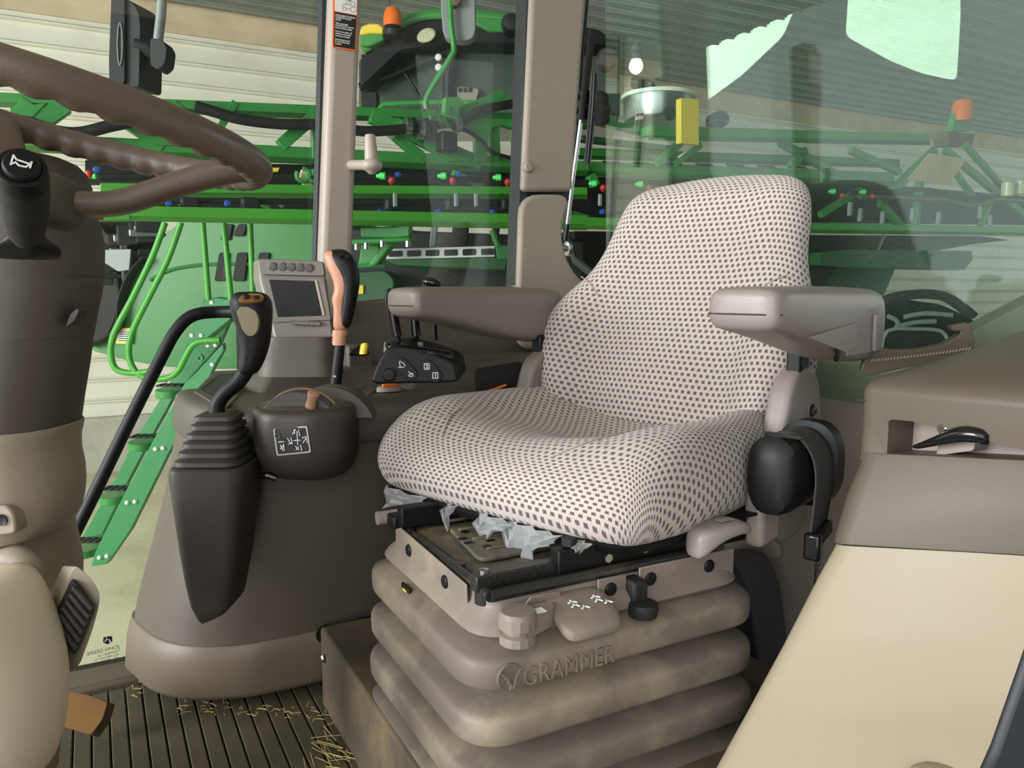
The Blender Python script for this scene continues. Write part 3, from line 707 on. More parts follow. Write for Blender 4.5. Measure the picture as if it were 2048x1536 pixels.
def kring(z, af, bi, ar=.331):
    key = [(ar, bi), (.25, bi+.001), (af+.17, bi+.010), (af+.09, bi+.045), (af+.035, bi+.11), (af+.008, bi+.19), (af, 1.57), (af+.004, 1.598)]
    q = smoothpath(key[:7], 6)[:-1] + [list(k) for k in key[6:]] + [[ar, 1.598]]
    return [T(p[0], p[1], z) for p in q]
kick = loft('kick_skirt', [kring(.022, .030, 1.375), kring(.026, .020, 1.362), kring(.040, .014, 1.352), (kring(.10, .020, 1.342)), kring(.130, .028, 1.340), kring(.134, .031, 1.343), kring(.134, .05, 1.36)], 'skirt', con, angle=50)
# recessed kick space and gap beside the seat platform
loft('console_plinth', [kring(-.0, .08, 1.44), kring(.045, .05, 1.40)], 'mat', con, angle=50)
lathe('gap_slot', T(.335, 1.338, .128), -LX, [(.016, 0), (.016, .004), (.0001, .004)], 'black', con, n=16)
# storage tray at the front
tz = .558
tr = [PZ(x, y, tz) for x, y in [(388, 783), (430, 742), (528, 738), (516, 752), (450, 818)]]
trin = [PZ(x, y, tz) for x, y in [(402, 778), (437, 750), (505, 744), (496, 754), (452, 805)]]
n_ = 5
vs = tr + trin + [p + V((0, 0, -.005)) for p in tr] + [p + V((0, 0, -.004)) for p in trin]
fs = []
for i in range(n_):
    j = (i+1) % n_; fs += [(i, j, n_+j, n_+i), (i, 2*n_+i, 2*n_+j, j), (n_+i, n_+j, 3*n_+j, 3*n_+i)]
tray = mk('storage_tray', vs, fs, 'consoletop', con, bevel=.002)
poly('tray_floor', [p+V((0, 0, -.0015)) for p in trin], V((0, 0, -.003)), 'dark', tray, bevel=0)
loft('tray_mould', [ringf(PZ(470, 782, .556), (PZ(500, 745, .55)-PZ(430, 815, .55)).normalized(), ZZ.cross((PZ(500, 745, .55)-PZ(430, 815, .55)).normalized()), .075*s_, .018*s_, 24) + [] for s_ in (1,)] + [ringf(PZ(470, 782, .556)+V((0, 0, .008)), (PZ(500, 745, .55)-PZ(430, 815, .55)).normalized(), ZZ.cross((PZ(500, 745, .55)-PZ(430, 815, .55)).normalized()), .065, .010, 24)], 'consoletop', tray)
# pod with quadrant
pc = V((-.338, 1.262, 0))
def podr(z, s_, dy=0): return ringf(pc+V((0, dy, z)), XX, YY, .080*s_, .100*s_, 40, 2.5)
pod = loft('quadrant_pod', [podr(.425, .30, .075), podr(.432, .55, .050), podr(.445, .78, .028), podr(.465, .92, .010), podr(.495, .99, .001), podr(.545, 1.0), podr(.556, .985), podr(.560, .95), podr(.562, .90)], 'pod', con, angle=60)
loft('pod_deck', [podr(.560, .90), podr(.5635, .84), podr(.566, .70), podr(.567, .45), podr(.567, .1)], 'consoletop', pod, angle=60)
def sector(c, r_, th, m, name, par, a0=20, a1=160, dirv=XX, ax=None, r0=0.0):
    pts = []
    for i in range(25):
        t = radians(a0+(a1-a0)*i/24); pts.append(c + dirv*cos(t)*r_ + ZZ*sin(t)*r_)
    if r0:
        for i in range(25):
            t = radians(a1-(a1-a0)*i/24); pts.append(c + dirv*cos(t)*r0 + ZZ*sin(t)*r0)
    return poly(name, pts, (ax or YY)*th, m, par, bevel=.0015)
sc_ = V((-.336, 1.195, .523))
sector(sc_, .066, .030, 'pod', 'quadrant_disc', pod)
sector(sc_+V((0, .030, 0)), .0685, .006, 'pink', 'quadrant_band', pod, 25, 155)
sector(sc_+V((.03, .075, -.016)), .080, .020, 'consoletop', 'gate_dome', pod, 20, 160)
sector(sc_+V((.03, .095, -.016)), .078, .012, 'black', 'lever_slot', pod, 25, 155)
sector(sc_+V((.03, .107, -.016)), .079, .018, 'consoletop', 'gate_dome', pod, 20, 160)
tube('quadrant_lever', [P(620, 816, 1.185), P(624, 800, 1.18), P(628, 784, 1.175)], [.009, .0075, .0105], 'pink', pod, n=14, smooth_n=3, sub=1)['label'] = 'small salmon lever'
# shift pattern decal
def dq(px, py): return P(px, py, 1.1595 + ((px-585)/1550)**2*9)
dec = poly('shift_pattern_decal', [dq(x, y) for x, y in arcpts([(546, 858), (614, 852), (622, 905), (553, 912)], 4, 3)], YY*.0012, 'steel', pod, bevel=.0002)
poly('decal_face', [dq(x, y)-YY*.0003 for x, y in arcpts([(549, 861), (611.5, 855), (618.5, 902.5), (556, 909)], 3, 3)], YY*.0008, 'black_print', dec, bevel=0)
def dl(*segs, w_=.0011): 
    return join([boxg((dq(x0, y0)+dq(x1, y1))/2-YY*.0007, (dq(x1, y1)-dq(x0, y0)).normalized(), YY, (dq(x1, y1)-dq(x0, y0)).normalized().cross(YY), (dq(x1, y1)-dq(x0, y0)).length, .0005, w_) for x0, y0, x1, y1 in segs])
mk('decal_print', *dl((594, 862, 596, 890), (587, 881, 602, 880), (588, 858, 590, 868), (592, 858, 585, 868), (597, 859, 600, 872), (575, 876, 582, 888), (577, 888, 584, 886), (582, 875, 585, 888), (604, 876, 611, 873), (606, 886, 612, 876), (612, 872, 615, 886), (591, 892, 599, 900), (592, 900, 598, 893), (601, 889, 604, 901), (561, 889, 566, 901), (567, 887, 569, 901), (556, 884, 568, 883), (561, 898, 568, 890)), 'white', dec, smooth=False)
mk('decal_print', *tubeg([dq(555+0+5*cos(t), 872+4.5*sin(t))-YY*.0005 for t in [i*2*pi/16 for i in range(17)]], .0006, 5), 'monitor', dec)
# small latch under the pod
lt = tube('pod_latch', [P(516, 953, 1.20), P(534, 951, 1.20), P(553, 957, 1.20)], [.004, .006, .005], 'blackgloss', con, n=10, smooth_n=3)
# small step with black and yellow toggle
box('switch_step', PZ(715, 722, .60), (.055, .05, .07), 'consoletop', con, bevel=.006)
tg_ = poly('park_toggle', [P(x, y, 1.40) for x, y in [(695, 712), (712, 694), (722, 690), (736, 712)]], YY*.03, 'black', con, bevel=.004)
loft('toggle_knob', [ringf(P(726, 708, 1.385)+YY*0, XX, YY, .007, .007, 16), ringf(P(729, 690, 1.385), XX, YY, .007, .006, 16), ringf(P(730, 686, 1.385), XX, YY, .004, .004, 16)], 'yellow', tg_)
# decal by the pod
poly('console_decal', [PZ(x, y, .5575) for x, y in [(724, 782), (740, 774), (754, 779), (737, 790)]], V((0, 0, .0008)), 'monitor', con, bevel=0)
# cubby at the rear of the console
poly('cubby', [PB(x, y, 1.325) for x, y in arcpts([(946, 738), (1042, 722), (1042, 790), (948, 800)], 8, 3)], -LX*.006, 'blackmatt', con, bevel=.002)
tube('document_tab', [PB(975, 783, 1.30), PB(1012, 770, 1.30)], .0025, 'orangebright', con, n=8)
# rear shelf levels beside the armrest
loft('console_shelf', [[T(a_, b_, z) for a_, b_ in ((.52, 1.38), (1.09, 1.36), (1.09, 1.597), (.50, 1.597))] for z in (.55,)] + [[T(a_, b_, z) for a_, b_ in ((.56, 1.42), (1.09, 1.40), (1.09, 1.597), (.54, 1.597))] for z in (.60,)], 'consoletop', con, bevel=.01)
loft('console_ledge', [[T(a_, b_, .55) for a_, b_ in ((.26, 1.47), (.62, 1.44), (.62, 1.597), (.22, 1.597))], [T(a_, b_, .592) for a_, b_ in ((.29, 1.50), (.62, 1.47), (.62, 1.597), (.27, 1.597))]], 'consoletop', con, bevel=.008)
# ================================================================== monitor
def Mn(px, py, o=0): return P(px, py, 1.36 + (675-py)/155*.035 - o)
mon = empty('display_monitor', P(600, 745, 1.42), 'grey-beige monitor with a dark screen and five round buttons on the console', 'monitor')
EX = V((-.028, .055, 0))
poly('housing', [Mn(x, y) for x, y in arcpts([(517, 517), (646, 522), (655, 560), (669, 676), (548, 680), (517, 560)], 9, 4)], EX, 'monitor', mon, bevel=.006, seg=3)
poly('button_bar', [Mn(x, y, .006) for x, y in arcpts([(516, 518), (645, 523), (650, 552), (520, 549)], 6, 3)], YY*.012, 'monitor', mon, bevel=.003, seg=3)
for x, y in ((546, 534), (565, 534.5), (583, 535), (600.5, 536), (618, 537)):
    lathe('push_button', Mn(x, y, .006), -YY, [(.0088, -.002), (.0088, .001), (.0072, .0015), (.0068, .0028), (.0001, .0032)], 'monitordark', mon, n=20)
bz_ = poly('bezel', [Mn(x, y, .0035) for x, y in arcpts([(524, 555), (648, 558), (662, 640), (545, 645)], 4, 3)], YY*.006, 'monitor', mon, bevel=.002)
poly('screen', [Mn(x, y, .0045) for x, y in [(538, 559), (629, 562), (645, 631), (556, 634)]], YY*.002, 'screen', bz_, bevel=0)
poly('screen_edge', [Mn(x, y, .0055) for x, y in [(629, 561), (634, 561), (650, 631), (645, 632)]], YY*.002, 'trimlight', bz_, bevel=.0005)
bd = poly('badge', [Mn(x, y, .008) for x, y in [(579, 641), (638, 643), (640, 651), (581, 649)]], YY*.006, 'monitordark', mon, bevel=.0003)
text('badge_text', 'COMMANDCENTER', Mn(581.5, 648.3, .0084), Mn(640, 650)-Mn(581, 648), ZZ, .0062, 'trimlight', bd, ext=.0001, scalex=.93)
neck = loft('monitor_base', [ringf(P(604, y, 1.40), XX, YY, w_*1.40/1550, .05, 30, 4) for y, w_ in ((748, 80), (735, 77), (716, 73), (714, 74), (700, 74), (690, 74), (680, 72), (672, 66))], 'consoletop', mon, angle=40)
# ================================================================== joystick
joy = empty('loader_joystick', P(430, 1000, 1.2), 'black joystick on a dark brown tapered box with a ribbed boot', 'joystick')
JY = 1.13
def jr(py, xl, xr, d=.062, e=5, yc=.06, skew=0):
    c = P((xl+xr)/2, py, JY+yc+skew); return ringf(c, XX, YY, (xr-xl-14)/2*(JY+yc)/1550, d, 32, e)
loft('joystick_housing', [jr(1244, 402, 414, .008, 3, .04), jr(1232, 396, 440, .022, 3.5, .045), jr(1216, 392, 468, .034, 4, .05), jr(1196, 388, 486, .044), jr(1150, 380, 494, .052), jr(1100, 372, 502, .056), jr(1020, 361, 510, .060), jr(960, 353, 515), jr(936, 350, 517), jr(926, 352, 516), jr(922, 357, 511, .058)], 'dark', joy, angle=50)
rows = []
for i in range(6):
    y = 921 - i*16.5; w0 = 358+i*6.2; w1 = 507-i*3.6; d = .056-.005*i
    rows += [jr(y, w0+5, w1-5, d-.004), jr(y-2, w0, w1, d), jr(y-10, w0+2, w1-2, d-.001), jr(y-12.5, w0+8, w1-8, d-.006)]
rows += [jr(822, 405, 478, .020)]
loft('joystick_boot', rows, 'dark', joy, angle=30)
JD = 1.185
sh = tube('lever_shaft', [P(433, 828, JD), P(437, 805, JD), P(455, 782, JD), P(478, 762, JD), P(494, 738, JD), P(500, 722, JD)], [.0125, .0115, .0115, .012, .012, .013], 'black', joy, n=16, smooth_n=5)
def jg(py, xl, xr, d): return ringf(P((xl+xr)/2, py, JD), XX, YY, (xr-xl)/2*JD/1550, d, 28, 2.3)
grip = loft('grip', [jg(750, 484, 508, .012), jg(742, 478, 518, .018), jg(722, 480, 528, .019), jg(700, 483, 536, .021), jg(675, 481, 541, .023), jg(650, 473, 543, .025), jg(625, 464, 544, .027), jg(605, 461, 543, .027), jg(594, 463, 538, .024), jg(586, 470, 528, .019), jg(583, 480, 515, .012)], 'black', joy, sub=1)
def onfront(px, py, r_): return P(px, py, JD-r_)
inl = [(472, 622), (478, 614), (495, 613), (512, 622), (518, 640), (516, 660), (508, 672), (495, 673), (484, 660)]
poly('grip_inlay', [P(x, y, JD-.0300+.0000065*(x-503)**2) for x, y in arcpts(inl, 8, 3)], YY*.010, 'inlay', grip, bevel=.001)
bp_ = loft('button_panel', [ringf(P(503, 598, JD-.020), XX, (YY*.75+ZZ*.65).normalized(), .019*s_, .0105*s_, 24, 2.4) for s_ in (1,)] + [ringf(P(503, 595, JD-.025), XX, (YY*.75+ZZ*.65).normalized(), .0175, .0095, 24, 2.4)], 'pedalorange', grip)
for x in (493, 513):
    lathe('thumb_button', P(x, 594+(x-493)*.12, JD-.026), (-YY*.65+ZZ*.75), [(.0048, 0), (.0048, .002), (.003, .0035), (.0001, .0038)], 'blackgloss', bp_, n=14)
# ================================================================== gear lever
gl = empty('gear_lever', P(675, 765, 1.33), 'tall black and tan gear lever standing before the window pillar', 'lever')
GD = 1.33
def gr(py, xl, xr, d, e=2.4): return ringf(P((xl+xr)/2, py, GD), XX, YY, (xr-xl)/2*GD/1550, d, 24, e)
tube('lever_shaft', [P(671, 772, GD), P(674, 740, GD), P(680, 688, GD)], [.0098, .0095, .009], 'black', gl, n=14, smooth_n=3)
box('shaft_pin', P(670, 753, GD-.0098), (.005, .002, .004), 'chrome', gl, ax=XX, ay=YY, bevel=.0005)
cl = loft('grip_collar', [gr(y, xl, xr, .011) for y, xl, xr in ((690, 666, 691), (684, 664, 692), (682, 666, 690), (680, 664, 693), (674, 666, 691), (672, 664, 694), (660, 666, 696))], 'orange', gl, angle=30)
gb = loft('grip_back', [gr(y, xl, xr, d) for y, xl, xr, d in ((664, 666, 697, .011), (640, 667, 695, .013), (625, 668, 692, .014), (612, 668, 694, .015), (600, 663, 696, .016), (590, 667, 700, .017), (575, 671, 705, .018), (555, 665, 708, .019), (535, 655, 706, .019), (515, 648, 698, .017), (505, 650, 690, .012), (501, 656, 680, .006))], 'orange', gl, sub=1)
gb['label'] = 'tan rear half of the grip'
gf = loft('grip_front', [gr(y, xl, xr, d) for y, xl, xr, d in ((657, 684, 698, .006), (650, 681, 702, .013), (630, 683, 707, .016), (600, 686, 713, .019), (575, 688, 718, .021), (555, 683, 719, .0215), (538, 672, 717, .0215), (522, 660, 712, .020), (510, 653, 704, .016), (502, 660, 694, .010), (498, 668, 686, .004))], 'blackgloss', gl, sub=1)
gf.data.materials[0] = M_['black']
for x, y in ((682, 512), (695, 516)): lathe('shift_button', P(x, y, GD-.0205), (-YY*.6+ZZ*.6), [(.004, 0), (.004, .003), (.0001, .0035)], 'blackgloss', gf, n=12)
# ================================================================== hydraulic control module
hm = empty('hydraulic_control_box', P(830, 765, 1.33), 'glossy black hump-shaped control box with round numbered buttons under the far armrest', 'control box')
HD = 1.315
def H(px, py, o=0): return P(px, py, HD-o)
hp = [(741, 762), (748, 742), (760, 716), (772, 698), (784, 692), (800, 692), (830, 697), (868, 708), (903, 722), (912, 732), (917, 762), (905, 766), (750, 769)]
hmf = poly('box_shell', [H(x, y) for x, y in arcpts(hp, 6, 3)], V((.01, .075, .01)), 'black', hm, bevel=.006, seg=3)
loft('box_hood', [ringf(P(840, 704, HD+.035)+V((0, 0, dz)), (XX*.985-ZZ*.17), YY, .062*s_, .034*s_, 32, 3) for dz, s_ in ((-.012, 1.0), (.004, 1), (.009, .93), (.011, .8))], 'blackgloss', hm, angle=50)
def hbtn(x, y, r_=.0095, o=.0): 
    b_ = lathe('round_button', H(x, y, .0005), -YY, [(r_*1.25, -.001), (r_*1.25, .0006), (r_*1.05, .0012), (r_, .0005), (r_*.92, .003), (.0001, .0036)], 'black', hm, n=24); return b_
hbtn(778, 749, .0105)
def pill(x0, y0, x1, y1, r_):
    a, b_ = H(x0, y0), H(x1, y1); d = (b_-a).normalized(); s_ = d.cross(YY); pts = []
    for k in range(9): t = -pi/2+pi*k/8; pts.append(b_ + d*cos(t)*r_ + s_*sin(t)*r_)
    for k in range(9): t = pi/2+pi*k/8; pts.append(a + d*cos(t)*r_ + s_*sin(t)*r_)
    return [p-YY*.0028 for p in pts]
pb = poly('rocker_button', pill(802, 728, 822, 748, .0115), YY*.004, 'black', hm, bevel=.001)
pb2 = poly('rocker_button', pill(854, 732, 871, 751, .0115), YY*.004, 'black', hm, bevel=.001)
def mark(par, segs, m='white', o=.0032, w_=.0011):
    vv = join([boxg((H(x0, y0)+H(x1, y1))/2-YY*o, (H(x1, y1)-H(x0, y0)).normalized(), YY, (H(x1, y1)-H(x0, y0)).normalized().cross(YY), (H(x1, y1)-H(x0, y0)).length, .0005, w_) for x0, y0, x1, y1 in segs])
    return mk('button_symbol', *vv, m, par, smooth=False)
mark(pb, [(799, 722, 801, 733), (797, 734, 809, 734), (801, 722, 808, 727), (808, 727, 811, 732)])
mark(pb, [(817, 743, 824, 747), (824, 747, 817, 750), (826, 745, 826, 752), (818, 752, 826, 752)])
mark(pb2, [(849, 727, 859, 727), (859, 727, 859, 738), (859, 738, 849, 738), (849, 738, 849, 727)])
mark(pb2, [(866, 745, 876, 745), (876, 745, 876, 756), (876, 756, 866, 756), (866, 756, 866, 745)])
text('button_number', '2', H(851.5, 736.3, .0031), XX, ZZ, .0088, 'white', pb2, ext=.0003, bold=.0002)
text('button_number', '1', H(868.5, 754.3, .0031), XX, ZZ, .0088, 'white', pb2, ext=.0003, bold=.0002)
tw = lathe('thumb_wheel', P(777, 704, HD+.03), XX*.9+YY*.2, [(.006, -.008), (.017, -.007), (.018, 0), (.017, .007), (.006, .008)], 'trim', hm, n=28)
box('toggle_tab', P(842, 690, HD+.03), (.010, .014, .012), 'monitordark', hm, ax=XX, ay=YY, bevel=.002)
for k in range(9):
    box('scale_tick', P(800+8*k, 698+1.1*k, HD+.002)+V((0, 0, .0025)), (.0035, .002, .0006), 'monitor', hm, ax=XX, ay=YY, bevel=0)
# orange rocker switch at the module's foot
rk = loft('rocker_switch', [ringf(PZ(778, 778, .562)+V((0, 0, dz)), RX, LX, .024*s_, .012*s_, 24, 2.5) for dz, s_ in ((-.004, 1), (.003, 1), (.006, .85), (.007, .5))], 'trimlight', None)
tag(rk, 'small oval switch with an orange rocker in front of the black control box', 'switch')
box('rocker', PZ(780, 771, .572), (.030, .006, .007), 'orangebright', rk, bevel=.0015)
# remote valve levers
for i, (x0, x1, yb, dd, lab) in enumerate(((800, 783, 690, 1.36, 'leftmost of the black valve levers rising behind the far armrest'), (835, 826, 692, 1.39, 'middle black valve lever rising behind the far armrest'), (871, 868, 680, 1.44, 'rightmost of the black valve levers rising behind the far armrest'))):
    L_ = empty('valve_lever', P(x0, yb, dd), lab, 'lever', 'valve levers behind the far armrest')
    tube('lever_arm', [P(x0, yb, dd), P((x0*.6+x1*.4), 668, dd)], [(.0075, .005)]*2, 'black', L_, n=12)
    tube('lever_grip', [P(x0*.62+x1*.38, 672, dd), P(x0*.4+x1*.6, 650, dd), P(x1, 610, dd), P(x1, 585, dd), P(x1+2, 578, dd)], [(.0105, .009), (.0115, .009), (.012, .010), (.011, .010), (.006, .005)] if i < 2 else [(.0075, .005)]*5, 'blackgloss', L_, n=14, smooth_n=3)
gk = loft('lever_knob', [ringf(P(864, 570, 1.47)+V((0, 0, dz)), XX*.97-ZZ*.2, YY, .019*s_, .012*s_, 20) for dz, s_ in ((-.004, .6), (0, 1), (.006, 1), (.012, .7), (.014, .2))], 'blackgloss', L_, sub=1)
# ================================================================== grab rail
gr_ = empty('grab_rail', P(300, 800, 1.52), 'bent black tubular grab rail in front of the side glass', 'grab rail')
tube('rail_tube', [PB(x, y, 1.60) for x, y in [(60, 1240), (175, 1015), (250, 860), (330, 700), (352, 662), (374, 638), (400, 627), (440, 624)]] + [P(492, 624, 1.50)], .0118, 'black', gr_, n=16, smooth_n=5)
tube('rail_mount', [P(484, 600, 1.54), P(486, 640, 1.54), P(486, 700, 1.54), P(486, 745, 1.54)], [.012, .014, .012, .012], 'blackmatt', gr_, n=14)
# ================================================================== window latch
wl = empty('window_latch', P(742, 335, 1.60), 'pale plastic latch knob on the side window pillar', 'latch')
lathe('latch_knob', P(743, 322, 1.57), P(740, 268, 1.57)-P(743, 322, 1.57), [(.0135, 0), (.0125, .02), (.0105, .046), (.0095, .050), (.0001, .051)], 'trimlight', wl, n=24)
lathe('latch_base', P(744, 345, 1.57), ZZ, [(.003, -.004), (.007, -.003), (.010, .002), (.019, .005), (.0215, .012), (.0205, .020), (.014, .026), (.0001, .027)], 'trimlight', wl, n=28, sub=1)
tube('latch_arm', [P(700, 330, 1.64), P(706, 330, 1.60), P(740, 330, 1.57)], .010, 'trimlight', wl, n=16)
# ================================================================== warning label on the pillar
PBW = 1.583
wlab = poly('warning_label', [PB(x, y, PBW) for x, y in arcpts([(667.5, -60), (717, -60), (712, 103), (664.5, 95)], 3, 3)], LX*.0012, 'orangebright', bevel=.0003)
tag(wlab, 'orange-edged warning sticker with white text near the top of the window pillar', 'sticker')
def W(px, py, o=.0006): return PB(px, py, PBW-o)
poly('picture_panel', [W(x, y) for x, y in [(670, -50), (714, -50), (713.5, 30), (670, 22)]], LX*.0006, 'white', wlab, bevel=0)
poly('text_panel', [W(x, y) for x, y in [(669.5, 23.5), (713, 31.5), (709.5, 99), (667.5, 92)]], LX*.0006, 'black_print', wlab, bevel=0)
for i, s_ in enumerate(['AVOID INJURY OR DEATH', 'CAUSED BY FALLING', 'LOADS.', '', 'When using loader', 'ALWAYS put SCV selector', 'handle in loader position.', '', 'If you do not, loader will', 'continue to move after', 'controls are released.', '', 'See operators manual', 'for use of other lever', 'functions.']):
    if not s_: continue
    y = 31 + i*4.45 - (1.2*(i > 3)+1.2*(i > 7)+1.2*(i > 11))*1.5
    text('label_text', s_, W(671-.028*i*2, y, .0009), W(712, y+7.4)-W(671, y), ZZ, .0047, 'white', wlab, ext=.0001, scalex=.72, bold=.00006)
def wl_line(segs, w_=.0005):
    vv = join([boxg((W(x0, y0, .001)+W(x1, y1, .001))/2, (W(x1, y1)-W(x0, y0)).normalized(), LX, (W(x1, y1)-W(x0, y0)).normalized().cross(LX), (W(x1, y1)-W(x0, y0)).length, .0003, w_) for x0, y0, x1, y1 in segs]); return vv
def circ(cx, cy, r_, n=14): return [(cx+r_*cos(2*pi*i/n), cy+r_*sin(2*pi*i/n), cx+r_*cos(2*pi*(i+1)/n), cy+r_*sin(2*pi*(i+1)/n)) for i in range(n)]
mk('picture_lines', *wl_line(circ(689, 17.5, 3.6)+circ(706.5, 19, 5.8)+[(685, 8, 701, 10), (685, 8, 685, 14), (693, 17, 701, 18), (701, 10, 706, 13), (701, 10, 702, 2), (702, 2, 710, 5), (710, 5, 709, 13), (692, 8, 692, -6), (696, 9, 697, -4)]), 'black_print', wlab, smooth=False)
poly('falling_load', [W(x, y, .001) for x, y in [(697, -2), (703, -2), (700, 3)]], LX*.0004, 'black_print', wlab, bevel=0)
# ================================================================== rear window hardware
AH = 1.10
wh = empty('rear_window_latch', PA(1175, 215, AH), 'black latch plate with upright handle bar at the edge of the rear window', 'latch')
poly('latch_plate', [PA(x, y, AH) for x, y in arcpts([(1146, 181), (1196, 180), (1206, 190), (1203, 205), (1211, 215), (1204, 228), (1209, 240), (1196, 252), (1160, 245), (1139, 222), (1138, 195)], 8, 3)], RX*.02, 'blackmatt', wh, bevel=.002)
for x, y in ((1155, 195), (1152, 223), (1172, 213)): lathe('plate_bolt', PA(x, y, AH-.001), -RX, [(.0075, 0), (.0075, .003), (.005, .004), (.005, .002), (.0001, .002)], 'black' if x < 1160 else 'steel', wh, n=14)
tube('handle_bar', [PA(1188, 148, AH-.025), PA(1186, 200, AH-.025), PA(1180, 270, AH-.025), PA(1174, 328, AH-.025)], .0088, 'blackgloss', wh, n=14, smooth_n=3)
gs = empty('gas_strut', PA(1127, 495, AH-.02), 'slim gas strut with a bright rod beside the rear window', 'gas strut')
tube('strut_rod', [PA(1162, 240, AH-.01), PA(1147, 350, AH-.012), PA(1134, 455, AH-.015)], .0052, 'chrome', gs, n=12)
tube('strut_end', [PA(1135, 448, AH-.015), PA(1131, 482, AH-.016)], .0062, 'blackgloss', gs, n=12)
lathe('strut_ball', PA(1127, 497, AH-.03), -RX, [(.0001, .012), (.008, .009), (.010, .002), (.008, -.006), (.018, -.008), (.020, -.012), (.020, -.016)], 'steel', gs, n=20)
tube('strut_sleeve', [PA(1184, 60, AH-.002), PA(1176, 130, AH-.005), PA(1163, 238, AH-.01)], .009, 'blackmatt', gs, n=12)
# white sheet lying on the window ledge
wp_ = poly('paper_strip', [PB(x, y, 1.575) for x, y in [(1018, 571), (1076, 573), (1074, 579), (1030, 573.5)]], LX*.02, 'white', bevel=.0005)
tag(wp_, 'thin white strip lying on the ledge behind the far armrest', 'strip')
# seat platform
pf = struct('trim_9', *boxg(T(.325+.30, .96, .072), RX, LX, ZZ, .60, .74, .150), 'platform', bevel=.006)
sb_ = lathe('platform_bolt', T(.323, 1.30, .10), -RX, [(.008, 0), (.008, .003), (.005, .005), (.0001, .005)], 'steel', pf, n=6, smooth=False)
# grey rubber curtain behind the seat base and the plug above it
pl = arcpts([(1478, 1135), (1500, 1180), (1516, 1320), (1520, 1500), (1380, 1500), (1380, 1110), (1455, 1110)], 25, 4)
o = poly('tunnel_boot', [PA(x, y, 1.06) for x, y in pl], RX*.08, 'smoked', bevel=.01)
tag(o, 'dark grey-blue rubber cover standing behind the seat bellows', 'cover')
o = lathe('panel_cap', PA(1548, 1100, 1.158), -RX, [(.018, -.002), (.018, .003), (.015, .006), (.0001, .007)], 'rearpanel', n=24); tag(o, 'round beige cap on the panel behind the seat', 'cap')
# ================================================================== STEERING COLUMN AND WHEEL
colm = empty('steering_column', P(60, 1300, .95), 'tall brown steering column with beige lower sleeve at the left edge', 'steering column')
CD = .86
def cr(py, xr, xl=None, d=None, D=CD, e=2.6, yc=.0, n=36):
    if xl is None: xl = -xr*.9+0
    xr = xr-24; hw = (xr-xl)/2*D/1550; D2 = D+.06+yc; hw2 = hw*D2/D
    return ringf(P((xl+xr)/2, py, D2), XX, YY, hw2, min(hw2, .085), n, e)
loft('column_head', [cr(432, 186, -60), cr(400, 187, -60), cr(370, 183, -58), cr(345, 176, -50), cr(326, 160, -30), cr(314, 135, 0), cr(308, 110, 30)], 'wheelhub', colm, angle=60)
loft('upper_shroud', [cr(684, 150, -150), cr(672, 186, -170), cr(640, 192, -180), cr(600, 200, -185), cr(565, 206, -190), cr(556, 204, -188), cr(550, 207, -190), cr(500, 207, -180), cr(465, 201, -160), cr(445, 196, -140), cr(430, 188, -110), cr(424, 170, -100)], 'wheelhub', colm, angle=22)
loft('column_boot', [cr(862, 158, -150), cr(800, 166, -155), cr(740, 176, -160), cr(690, 183, -165), cr(640, 186, -170)], 'wheelhub', colm)
loft('lower_sleeve', [cr(1066, 120, -130), cr(1056, 148, -150), cr(1030, 164, -160), cr(1000, 171, -168), cr(970, 173, -170), cr(940, 170, -168), cr(905, 161, -160), cr(880, 160, -158), cr(862, 164, -158), cr(850, 166, -158), cr(847, 164, -156), cr(848, 158, -150)], 'sleeve', colm, angle=40)
loft('column_foot', [cr(1560, 130, -260, D=.9), cr(1480, 136, -250, D=.9), cr(1400, 142, -240, D=.9), cr(1330, 150, -220, D=.9), cr(1260, 160, -200, D=.9), cr(1200, 172, -190, D=.9), cr(1140, 172, -180, D=.9), cr(1090, 160, -170, D=.9), cr(1050, 150, -160, D=.9)], 'sleeve', colm, angle=60)
loft('knee_cover', [ringf(P(x, y, .74), XX, YY, w_*.74/1550, .09, 36, 2.3) for y, x, w_ in ((1600, -60, 140), (1500, -50, 155), (1420, -45, 160), (1340, -45, 150), (1280, -50, 132), (1230, -58, 112), (1195, -65, 84), (1175, -70, 40))], 'cover', colm, sub=1)['label'] = 'large pale beige lower cover'
br = poly('hinge_bracket', [P(x, y, CD-.02) for x, y in arcpts([(-40, 1010), (15, 1012), (28, 1030), (32, 1068), (-40, 1075)], 12, 4)], YY*.05, 'sleeve', colm, bevel=.006)
lathe('bracket_hole', P(3, 1040, CD-.021), -YY, [(.0065, 0), (.0065, .0015), (.004, .0005), (.0001, .0005)], 'black', br, n=18)
lathe('foot_boss', P(10, 1160, .84), -YY, [(.04, -.03), (.034, -.008), (.020, 0), (.015, -.004), (.0001, -.006)], 'sleeve', colm, n=28, sub=1)
rb = loft('hazard_button', [ringf(P(157, 426, .865)+V((0, .02, dz)), XX*.97-ZZ*.2, YY, .011*s_, .025, 20) for dz, s_ in ((-.003, 1), (.0015, 1), (.003, .7))], 'red', colm)
rb['label'] = 'red button'
d0 = P(140, 640, CD-.01)
poly('shroud_slot', [P(x, y, CD+.018) for x, y in arcpts([(130, 655), (140, 628), (155, 616), (158, 622), (148, 642)], 6, 3)], YY*.02, 'dark', colm, bevel=.001)
